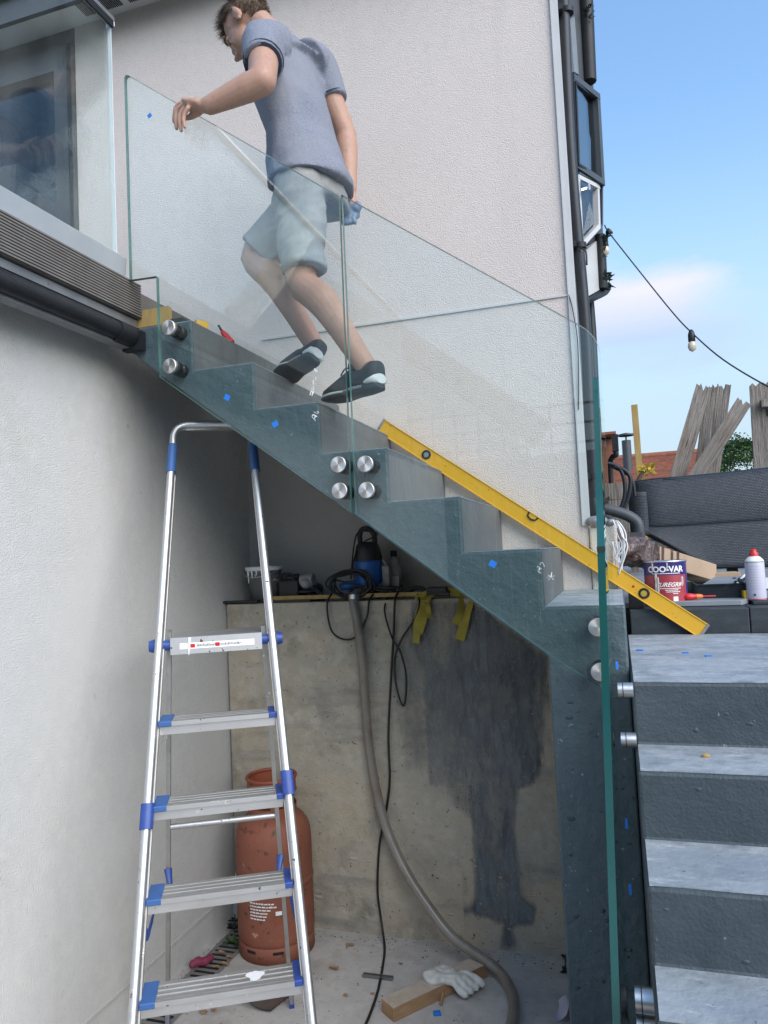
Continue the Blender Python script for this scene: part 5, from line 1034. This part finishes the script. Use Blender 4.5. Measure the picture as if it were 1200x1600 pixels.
# roller tray
ty = thing('roller_tray', (.40, 3.45, 1.41), 'black paint roller tray with a grey liner between the paint tin and the aerosol can', 'paint tray')
x0, x1, y0_, y1_ = .31, .545, 3.34, 3.66; z0 = DZ + .024
m = MB(); T = .004
for bx in ((x0, x1, y0_, y1_, z0, z0 + T), (x0, x1, y0_, y0_ + T, z0 + T, z0 + .052), (x0, x1, y1_ - T, y1_, z0 + T, z0 + .052), (x0, x0 + T, y0_ + T, y1_ - T, z0 + T, z0 + .052), (x1 - T, x1, y0_ + T, y1_ - T, z0 + T, z0 + .052)): m.box(*bx)
m.box(x0 - .010, x1 + .010, y0_ - .010, y0_ + .002, z0 + .052, z0 + .057); obj('tray', m, M['traymat'], ty)
m = MB(); m.add([(x0 + .01, y0_ + .02, z0 + .050), (x1 - .09, y0_ + .02, z0 + .050), (x1 - .02, y1_ - .02, z0 + .072), (x0 + .10, y1_ - .02, z0 + .072)], [(0, 1, 2, 3)]); obj('liner', m, M['capstone'], ty)
m = MB(); m.bar((x1 - .085, y0_ + .01, z0 + .056), (x1 - .01, y1_ - .02, z0 + .078), .006, .006); obj('liner_edge', m, M['white'], ty)
m = MB()
for k in range(16): q = Vector((random.uniform(x1 - .08, x1), random.uniform(y0_ + .03, y1_ - .05), z0 + .058)); m.ell(q, Vector((random.uniform(.008, .02), 0, 0)), Vector((0, random.uniform(.01, .025), 0)), Zu * random.uniform(.006, .014), 8, 6)
tag(obj('dried_paint', m, M['traymat'], ty), kind='stuff')
# screwdriver, foam, aerosol
c = P(1084, 937, 3.26); c.z = DZ + .036; sc = thing('screwdriver', c, 'red and orange handled screwdriver in front of the roller tray', 'screwdriver')
m = MB(); m.lathe([(.001, -.040), (.010, -.039), (.0155, -.025), (.014, -.008), (.0105, .006), (.011, .010)], c, (1, .15, .02), 16); obj('handle', m, M['red'], sc); m = MB(); m.lathe([(.0108, .009), (.0095, .026), (.006, .036), (.001, .037)], c, (1, .15, .02), 16); obj('grip', m, M['orange'], sc)
m = MB(); m.tube([c + Vector((.034, .005, 0)), c + Vector((.085, .012, 0))], .003, 8); obj('shaft', m, M['red'], sc)
c = P(1183, 938, 3.28); c.z = DZ + .016; ar = thing('aerosol_can', c, 'white aerosol can with a red cap on the dark edging', 'aerosol can')
m = MB(); m.lathe([(.001, 0), (.0355, 0), (.036, .004), (.036, .150), (.035, .153)], c, seg=28); obj('body', m, M['lilac'], ar)
m = MB(); m.lathe([(.0362, .149), (.0365, .152), (.033, .160), (.022, .172), (.016, .174), (.016, .178)], c, seg=28); obj('shoulder', m, M['white'], ar)
m = MB(); m.lathe([(.0175, .176), (.0175, .186), (.012, .192), (.0095, .203), (.001, .204)], c, seg=20); obj('cap', m, M['red'], ar)
for zz, mm in ((.1505, 'leaf'), (.003, 'red')): m = MB(); m.lathe([(.0366, zz), (.0366, zz + .003)], c, seg=28); obj('ring', m, M[mm], ar)
m = MB()
for k in range(9): 
    z = .045 + k * .011; arc = [radians(-96 + a) for a in range(-38, 40, 6)]; m.rings([[c + Vector((cos(a) * .0363, sin(a) * .0363, z)) for a in arc], [c + Vector((cos(a) * .0363, sin(a) * .0363, z + .0022)) for a in arc]], False, False)
tag(obj('small_print', m, M['printgrey'], ar), kind='stuff')
m = MB(); m.obox(c + Vector((-.012, -.0362, .022)), (1, 0, 1), (-1, 0, 1), (0, 1, 0), .0035, .0035, .0006); obj('symbol', m, M['dark'], ar)
p_ = P(1166, 930, 3.30); m = MB(); m.box(p_.x - .011, p_.x + .012, 3.28, 3.33, DZ + .016, DZ + .052); single('foam_block', m, M['yellowfoam'], 'small yellow foam block at the left of the aerosol can', 'foam', bevel=.003)
m = MB(); p_ = P(1007, 935, 3.24); m.box(.03, p_.x - .003, 3.16, 3.30, 1.385, 1.47); single('black_box', m, M['toolblack'], 'black box squeezed between the house plinth and the paint tin', 'box', bevel=.004)
m = MB()
for k in range(7):
    j = lambda w: random.uniform(-w, w)
    x = .0 + .018 * random.random(); y = 3.105 - .02 * random.random(); zl = random.uniform(1.53, 1.63)
    m.tube(spline([Vector((-.02, y + .05, 1.735 + j(.004))), Vector((x - .01, y, 1.738 + j(.006))), Vector((x + .010 + j(.008), y - .012, 1.69 + j(.01))), Vector((x + .014 + j(.012), y - .01, 1.64)), Vector((x + j(.012), y - .008, zl)), Vector((x - .012 + j(.006), y, zl - .004)), Vector((x - .016 + j(.01), y + .004, 1.66))], 5), .0026, 6)
single('cord_bunch', m, M['white'], 'bunch of white cord hanging over the house plinth beside the downpipe', 'cord')
q = Vector((-.055, 3.10, 1.728)); m = MB(); m.ell(q + Vector((-.02, .02, .018)), Vector((.045, 0, 0)), Vector((0, .03, 0)), Zu * .024, 12, 8); m.ell(q + Vector((.035, .02, .012)), Vector((.02, 0, 0)), Vector((0, .02, 0)), Zu * .014, 10, 6); single('pebble', m, M['drain'], 'grey pebble on the house plinth under the downpipe', 'stone')
m = MB(); m.tube(spline([P(945, 795, 3.6), P(965, 800, 3.6), P(985, 808, 3.6), P(997, 820, 3.6), P(999, 845, 3.6)], 6), .026, 14); m.box(P(985, 845, 3.6).x, P(1004, 845, 3.6).x, 3.57, 3.63, P(990, 868, 3.6).z, P(990, 832, 3.6).z); single('waste_pipe', m, M['anthracite'], 'grey bent waste pipe beside the downpipe foot', 'pipe')
m = MB()
for sh, ht in ((0, 0), (10, 5)): m.tube(spline([P(950 + sh, 724 + ht, 3.9), P(966 + sh, 730 + ht, 3.9), P(975 + sh, 748, 3.9), P(976 + sh * .6, 775, 3.9), P(968 + sh * .4, 800, 3.9)], 6), .0105, 10)
m.tube(spline([P(955, 728, 4.0), P(985, 745, 4.0), P(992, 775, 4.0)], 6), .009, 8)
single('garden_hose', m, M['pipe'], 'loops of dark hose behind the glass edge', 'hose')

# ================================================================ rattan sofa on its side
sof_ = thing('rattan_sofa', (.7, 4.3, 1.39), 'dark grey rattan garden sofa seen from behind, filling the terrace', 'sofa')
def wsheet(name, f, nu, nv, uw, vw, parent, th=(0, .05, 0)):
    """woven sheet with thickness and a uv map in metres"""
    gr = [[Vector(f(i / nu, j / nv)) for i in range(nu + 1)] for j in range(nv + 1)]
    m = MB(); m.sheet(gr); me = m.mesh(name, M['rattan'], rootof(parent).location)
    uv = me.uv_layers.new(name='UVMap')
    n = nu + 1
    for p in me.polygons:
        for li in p.loop_indices: v = me.loops[li].vertex_index; uv.data[li].uv = ((v % n) / nu * uw, (v // n) / nv * vw)
    o = bpy.data.objects.new(name, me); COL.objects.link(o); o.parent = parent
    s = o.modifiers.new('thickness', 'SOLIDIFY'); s.thickness = .03; s.offset = 0; return o
def topz(u): return 1.985 + .006 * u + .05 * max(0, u - .15) ** 1.6
XA, XB = .115, 1.75
def fb(u, v):          # upper back: bulges toward the viewer at the left end and fades back
    x = lerp(XA, XB, u); z = lerp(1.722 + .02 * u, topz(u * 1.4), v); y = 4.22 + .07 * v - .022 * sin(pi * v) + (.06 * (1 - u / .06) ** 2 if u < .06 else 0); return (x, y, z)
wsheet('backrest', fb, 50, 10, XB - XA, .28, sof_)
def fs(u, v):          # lower skirt, cut away at its left corner
    x = lerp(XA + .015, XB, u); zb = 1.50 + max(0, .215 * (1 - u * 5.2)) ** 1.0 if u < .19 else 1.50
    z = lerp(zb, 1.720 + .02 * u, v); return (x, 4.21 - .045 * (1 - v), z)
wsheet('skirt', fs, 50, 8, XB - XA, .23, sof_)
def fa(u, v): a = lerp(-.5, pi * .95, u); return (XA + .02 - .05 * sin(a), 4.20 + .12 * (1 - cos(a)) * .5 - .03, lerp(1.69, 1.925 - .02 * (u - .4) ** 2, v))
wsheet('arm', fa, 12, 10, .2, .24, sof_)
m = MB(); m.tube(spline([Vector(fb(k / 12, 1.0)) for k in range(13)], 3), .016, 8); obj('top_rail', m, M['pipe'], sof_)
m = MB(); m.tube([Vector(fb(k / 12, 0.0)) - Vector((0, .012, 0)) for k in range(13)], .008, 8); obj('rail', m, M['pipe'], sof_)
m = MB(); m.box(XA + .3, XB, 4.3, 4.9, 1.50, 1.56); m.box(.55, .6, 4.3, 4.35, 1.39, 1.50); m.box(1.5, 1.55, 4.3, 4.35, 1.39, 1.50); obj('base', m, M['toolblack'], sof_)

# ================================================================ fence boards, post, roofs, tree, lights
def board(name, pts, wd, Y, label, top=None, grp=None, th=.022, mt='weathered'):
    """a plank from foot to head with a splintered top"""
    a, b = P(*pts[0], Y), P(*pts[1], Y); d = (b - a).normalized(); sd = d.cross(Vector((0, 1, 0))).normalized()
    if sd.x < 0: sd = -sd
    ext = a - d * .55; poly = []
    n = 6; L_, R__ = [], []
    for k in range(15):
        t = k / 14; c = lerp(ext, b, t); j = .004 * noise.noise(Vector((t * 9, pts[0][0], 1))); L_.append(c - sd * (wd / 2 + j)); R__.append(c + sd * (wd / 2 + .004 * noise.noise(Vector((t * 9, pts[0][0], 7)))))
    hd = [b + sd * wd * (.5 - t_) + d * h_ for t_, h_ in ((.16, random.uniform(-.01, .01)), (.2, random.uniform(-.035, .0)), (.42, random.uniform(-.02, .015)), (.47, random.uniform(-.05, -.015)), (.74, random.uniform(-.02, .012)), (.8, random.uniform(-.04, -.01)))]
    pl = L_ + hd[::-1] + R__[::-1]; m = MB(); m.add(pl + [p + Vector((0, th, 0)) for p in pl], [tuple(range(len(pl)))[::-1], tuple(range(len(pl), 2 * len(pl)))] + [(i, (i + 1) % len(pl), len(pl) + (i + 1) % len(pl), len(pl) + i) for i in range(len(pl))])
    o = single(name, m, M[mt], label, 'plank', grp)
    an = math.atan2(d.x, d.z); o.data.transform(Matrix.Rotation(-an, 4, 'Y')); o.rotation_euler = (0, an, 0); return o
FG = 'old fence planks leaning behind the sofa'
board('old_plank', ((1058, 748), (1101, 602)), .125, 6.5, 'leftmost weathered plank behind the sofa, leaning to the right', grp=FG)
board('old_plank', ((1092, 748), (1112, 603)), .085, 6.6, 'narrow weathered plank half hidden behind the leftmost plank', grp=FG)
board('old_plank', ((1113, 745), (1132, 600)), .105, 6.62, 'weathered plank standing nearly upright behind the slanting one', grp=FG)
board('old_plank', ((1083, 752), (1164, 626)), .118, 6.45, 'weathered plank slanting most, crossing in front of the others', grp=FG)
fn = thing('old_fence', P(1190, 740, 6.7), 'standing panel of old grey fence boards at the right edge', 'fence')
for k, (px, tp) in enumerate(((1184, 600), (1200, 596), (1217, 594), (1234, 598), (1252, 596))):
    a, b = P(px + 4, 760, 6.7), P(px - 2, tp, 6.7); m = MB(); pl = [a + Vector((-.052, 0, -.6)), b + Vector((-.052, 0, -.01)), b + Vector((-.03, 0, .012 - .012 * (k % 2))), b + Vector((-.008, 0, -.018)), b + Vector((.02, 0, .008)), b + Vector((.05, 0, 0)), a + Vector((.05, 0, -.6))]
    n = len(pl); dy = .012 * (k % 2); m.add([p + Vector((0, dy, 0)) for p in pl] + [p + Vector((0, .022 + dy, 0)) for p in pl], [tuple(range(n))[::-1], tuple(range(n, 2 * n))] + [(i, (i + 1) % n, n + (i + 1) % n, n + i) for i in range(n)]); obj('board', m, M['weathered'], fn)
a = P(1188, 632, 6.68); m = MB(); m.box(a.x, a.x + 1, 6.62, 6.69, a.z - .03, a.z + .03); obj('rail', m, M['weathered'], fn)
lf = thing('low_fence', P(1000, 755, 6.9), 'low pale board fence seen over the top of the sofa', 'fence')
for k in range(4): z1 = P(1000, 752, 6.9).z - k * .152; m = MB(); m.box(-.1, 1.6, 6.9, 6.925, z1 - .146, z1); obj('board', m, M['weathered'], lf)
for x in (.1, 1.4): obj('post', MB().box(x, x + .07, 6.925, 6.99, 1.39, P(1000, 752, 6.9).z - .01), M['weathered'], lf)
a, b = P(1001, 760, 6.3), P(991, 633, 6.3); m = MB(); m.bar(a - (b - a) * 3, b, .048, .048, up=(0, 1, 0)); po = thing('fence_post', a - (b - a) * 3, 'single yellowish timber post standing against the sky', 'post')
obj('post', m, M['newwood'], po)
m = MB(); m.tube(spline([P(975, 800, 6.2), P(1000, 745, 6.2), P(1008, 735, 6.2)], 4), .016, 7); br = thing('branch', P(985, 770, 6.2), 'dark broken branch with a tuft of yellow leaves by the post', 'branch'); obj('stem', m, M['bark'], br); m = MB()
for k in range(26):
    q = P(1008 + random.uniform(-4, 10), 733 + random.uniform(-6, 5), 6.2); d = Vector((random.uniform(-1, 1), random.uniform(-.5, .5), random.uniform(-.8, .6))).normalized() * .06; u = d.cross(Vector((0, 1, 0))).normalized() * .012; m.add([q, q + d * .5 - u, q + d, q + d * .5 + u], [(0, 1, 2, 3)])
obj('leaves', m, M['yleaf'], br)
# roof beyond
nh = thing('far_house', (1.2, 14, .5), 'neighbouring building with a red clay tiled roof and a dark flue', 'house')
e0, e1 = P(940, 748, 14), P(1118, 745, 14); r0, r1 = P(940, 722, 16), P(1112, 706, 16)
e0.z = e1.z = (e0.z + e1.z) / 2; zr0 = r0.z; r0.z = r1.z = (r0.z + r1.z) / 2
e0.x -= .6; r0.x -= .6
obj('wall', MB().box(e0.x + .1, e1.x - .1, 14.2, 20, .5, e0.z), M['brick'], nh)
me_t = None; nrow, ncol = 16, 18; tl_ = []
sl_ = (r0 - e0); W_ = (e1.x - e0.x)
m = MB(); m.add([e0, e1, r1, r0, e0 + Vector((0, 0, -.08)), e1 + Vector((0, 0, -.08)), r1 + Vector((0, 0, -.08)), r0 + Vector((0, 0, -.08))], [(0, 1, 2, 3), (7, 6, 5, 4), (0, 4, 5, 1), (1, 5, 6, 2), (2, 6, 7, 3), (3, 7, 4, 0)]); rf = obj('roof', m, M['tile'], nh)
m = MB()
for i in range(nrow):
    for j in range(ncol * 2):
        x0 = e0.x + W_ * (j + .5 * (i % 2)) / (ncol * 2); 
        if x0 + W_ / ncol / 2 > e1.x: continue
        y_ = lerp(e0.y, r0.y, i / nrow); z_ = lerp(e0.z, r0.z, i / nrow); y2 = lerp(e0.y, r0.y, (i + 1.1) / nrow); z2 = lerp(e0.z, r0.z, (i + 1.1) / nrow); h = .022 + random.uniform(0, .012)
        xs = W_ / ncol / 2 * .96
        m.add([(x0, y_, z_ + h), (x0 + xs, y_, z_ + h), (x0 + xs, y2, z2 + .004), (x0, y2, z2 + .004), (x0, y_, z_ - .003), (x0 + xs, y_, z_ - .003)], [(0, 1, 2, 3), (0, 4, 5, 1)])
tag(obj('tiles', m, M['tile'], nh), kind='stuff')
m = MB(); m.tube([r0 + Vector((0, 0, .03)), r1 + Vector((0, 0, .03))], .07, 8); obj('ridge', m, M['tile'], nh)
q = P(981, 728, 14.8); m = MB(); m.tube([q + Vector((0, 0, -.3)), Vector((q.x, q.y, P(981, 688, 14.8).z))], .085, 12); m.lathe([(.15, 0), (.16, .03), (.02, .06)], Vector((q.x, q.y, P(981, 681, 14.8).z)), (0, 0, 1), 14); m.tube([Vector((q.x, q.y, P(981, 690, 14.8).z)), Vector((q.x, q.y, P(981, 680, 14.8).z))], .015, 6); obj('flue', m, M['anthracite'], nh)
q = P(955, 690, 9); m = MB(); sh_h = thing('outbuilding', (q.x, 9, 1.0), 'corner of a brick outbuilding with a black gutter hopper, just right of the house', 'building')
m.box(q.x - .8, P(957, 690, 9).x, 9, 11, 1.0, P(955, 685, 9).z); obj('wall', m, M['brick'], sh_h)
m = MB(); z_ = P(955, 683, 9).z; m.prism([(8.75, z_), (8.75, z_ + .03), (10, z_ + .16), (10, z_)], 'x', q.x - .8, P(963, 690, 9).x); obj('roof', m, M['tile'], sh_h)
m = MB(); x_ = P(961, 690, 8.8).x; m.box(x_ - .035, x_ + .035, 8.72, 8.80, P(960, 706, 8.8).z, P(960, 680, 8.8).z); m.tube(spline([Vector((x_, 8.76, P(960, 706, 8.8).z)), Vector((x_, 8.76, P(960, 712, 8.8).z)), Vector((x_ - .05, 8.8, P(960, 716, 8.8).z)), Vector((x_ - .07, 8.85, P(960, 740, 8.8).z)), Vector((x_ - .07, 8.85, 1.3))], 4), .03, 8); obj('downpipe', m, M['black'], sh_h)
# tree
tc_ = P(1152, 735, 18); tr1 = thing('tree', (tc_.x, 18, 1.36), 'dark green bushy tree between the old planks and the fence panel', 'tree')
m = MB(); m.tube(spline([Vector((tc_.x, 18, 1.3)), Vector((tc_.x + .03, 18, 2.2)), Vector((tc_.x - .02, 18.05, 3.2))], 4), [.09, .085, .08, .075, .07, .06, .05, .04, .03], 9)
for k in range(9): a = random.uniform(0, 6.3); z = random.uniform(1.9, 3.0); q = Vector((tc_.x, 18, z)); m.tube([q, q + Vector((cos(a) * .35, sin(a) * .35, .3)), q + Vector((cos(a) * .6, sin(a) * .6, .45))], [.025, .015, .008], 6)
obj('trunk', m, M['bark'], tr1)
zt_ = P(1150, 688, 18).z; m = MB()
for k in range(46):
    t = random.random(); z = lerp(2.2, zt_ - .06, t ** .8); rad = .62 * (1 - ((z - 2.75) / (zt_ - 2.6)) ** 2 * .75 if z > 2.75 else 1) * (.5 + .5 * random.random()); a = random.uniform(0, 6.3); cl_ = Vector((tc_.x + .05 + cos(a) * rad, 18 + sin(a) * rad, z)); cs = random.uniform(.10, .2)
    for l in range(170):
        q = cl_ + Vector((random.gauss(0, cs * .6), random.gauss(0, cs * .6), random.gauss(0, cs * .5))); d = Vector((random.gauss(0, 1), random.gauss(0, 1), random.gauss(0, .8) + .2)).normalized() * random.uniform(.045, .08); u = d.cross(Vector((random.random(), random.random(), random.random()))).normalized() * .017
        m.add([q, q + d * .5 - u, q + d, q + d * .5 + u], [(0, 1, 2, 3)])
obj('crown', m, M['leaf'], tr1)
# string lights
YS = [3.85, 3.8, 3.72, 3.66, 3.62, 3.52, 3.4, 3.3]; PT = [(945, 352), (952, 364), (1000, 425), (1050, 487), (1080, 519), (1130, 562), (1200, 604), (1270, 636)]
slt = thing('string_lights', P(945, 352, 3.85), 'dark festoon cable with hanging clear bulbs stretched from the house across the sky', 'string lights')
m = MB(); m.tube(spline([P(x, y, d) for (x, y), d in zip(PT, YS)], 6), .0034, 6); obj('cable', m, M['pipe'], slt)
for px, py, Y in ((1080, 519, 3.62), (945, 372, 3.84)):
    q = P(px, py, Y); m = MB(); m.lathe([(.004, .012), (.010, .006), (.014, -.006), (.0155, -.014), (.0155, -.042), (.013, -.046)], q, seg=14); lh = obj('lamp_holder', m, M['pipe'], slt)
    m = MB(); m.lathe([(.012, -.044), (.018, -.058), (.019, -.070), (.014, -.084), (.001, -.092)], q, seg=16); obj('bulb', m, M['bulb'], lh)
q = P(951, 362, 3.84); m = MB(); m.lathe([(.004, .022), (.014, .004), (.016, -.010), (.006, -.014)], q, (.6, 0, -.3), 12); obj('cable_clip', m, M['pipe'], slt)

# ================================================================ across the garden behind the viewer (seen in the glass)
bh = thing('garden_house', (-4, -9, 0), 'gabled pale house behind the viewer, mirrored faintly in the stair glass', 'house')
m = MB(); m.prism([(-10.5, 0), (-1.6, 0), (-1.6, 4.0), (-6.05, 7.6), (-10.5, 4.0)], 'y', -11.5, -9.0); obj('wall', m, M['cream'], bh)
for s in (-1, 1):
    m = MB(); m.bar(Vector((-6.05, -8.9, 7.62)), Vector((-6.05 + s * 4.9, -8.9, 3.66)), .5, .14, up=(0, 1, 0)); obj('barge_board', m, M['bark'], bh)
m = MB(); m.box(-4.6, -3.2, -9.0, -8.9, 1.2, 2.6); wf = obj('window', m, M['anthracite'], bh)
bf = thing('back_fence', (0, -4.5, 0), 'tall dark timber fence with a trellis top behind the viewer', 'fence')
for k in range(54): obj('board', MB().box(-6.2 + k * .16, -6.05 + k * .16, -4.5, -4.48, 0, 2.75 + .02 * (k % 3)), M['bark'], bf)
for k in range(30): obj('trellis_bar', MB().box(-6.2 + k * .29, -6.17 + k * .29, -4.5, -4.48, 2.78, 3.4), M['bark'], bf)
for k in range(3): obj('trellis_bar', MB().box(-6.2, 2.5, -4.478, -4.462, 2.86 + k * .23, 2.89 + k * .23), M['bark'], bf)

# grit and crumbs swept against the walls
m = MB()
for k in range(420):
    t = random.random()
    if t < .35: q = Vector((random.uniform(-1.7, -.3), 3.11 - abs(random.gauss(0, .05)), 0))
    elif t < .6: q = Vector((-1.79 + abs(random.gauss(0, .06)), random.uniform(2.0, 3.1), 0))
    else: q = Vector((random.uniform(-1.7, -.25), random.uniform(2.1, 3.1), 0))
    s_ = random.uniform(.0015, .005); a = random.uniform(0, 6.3)
    v = [q + Vector((cos(a + i * 2.1) * s_ * random.uniform(.6, 1.5), sin(a + i * 2.1) * s_, 0)) for i in range(3)] + [q + Zu * s_ * random.uniform(.5, 1)]
    m.add(v, [(0, 1, 3), (1, 2, 3), (2, 0, 3)])
tag(obj('grit', m, M['bark']), 'dark grit and crumbs scattered over the pale paving', 'grit', kind='stuff')
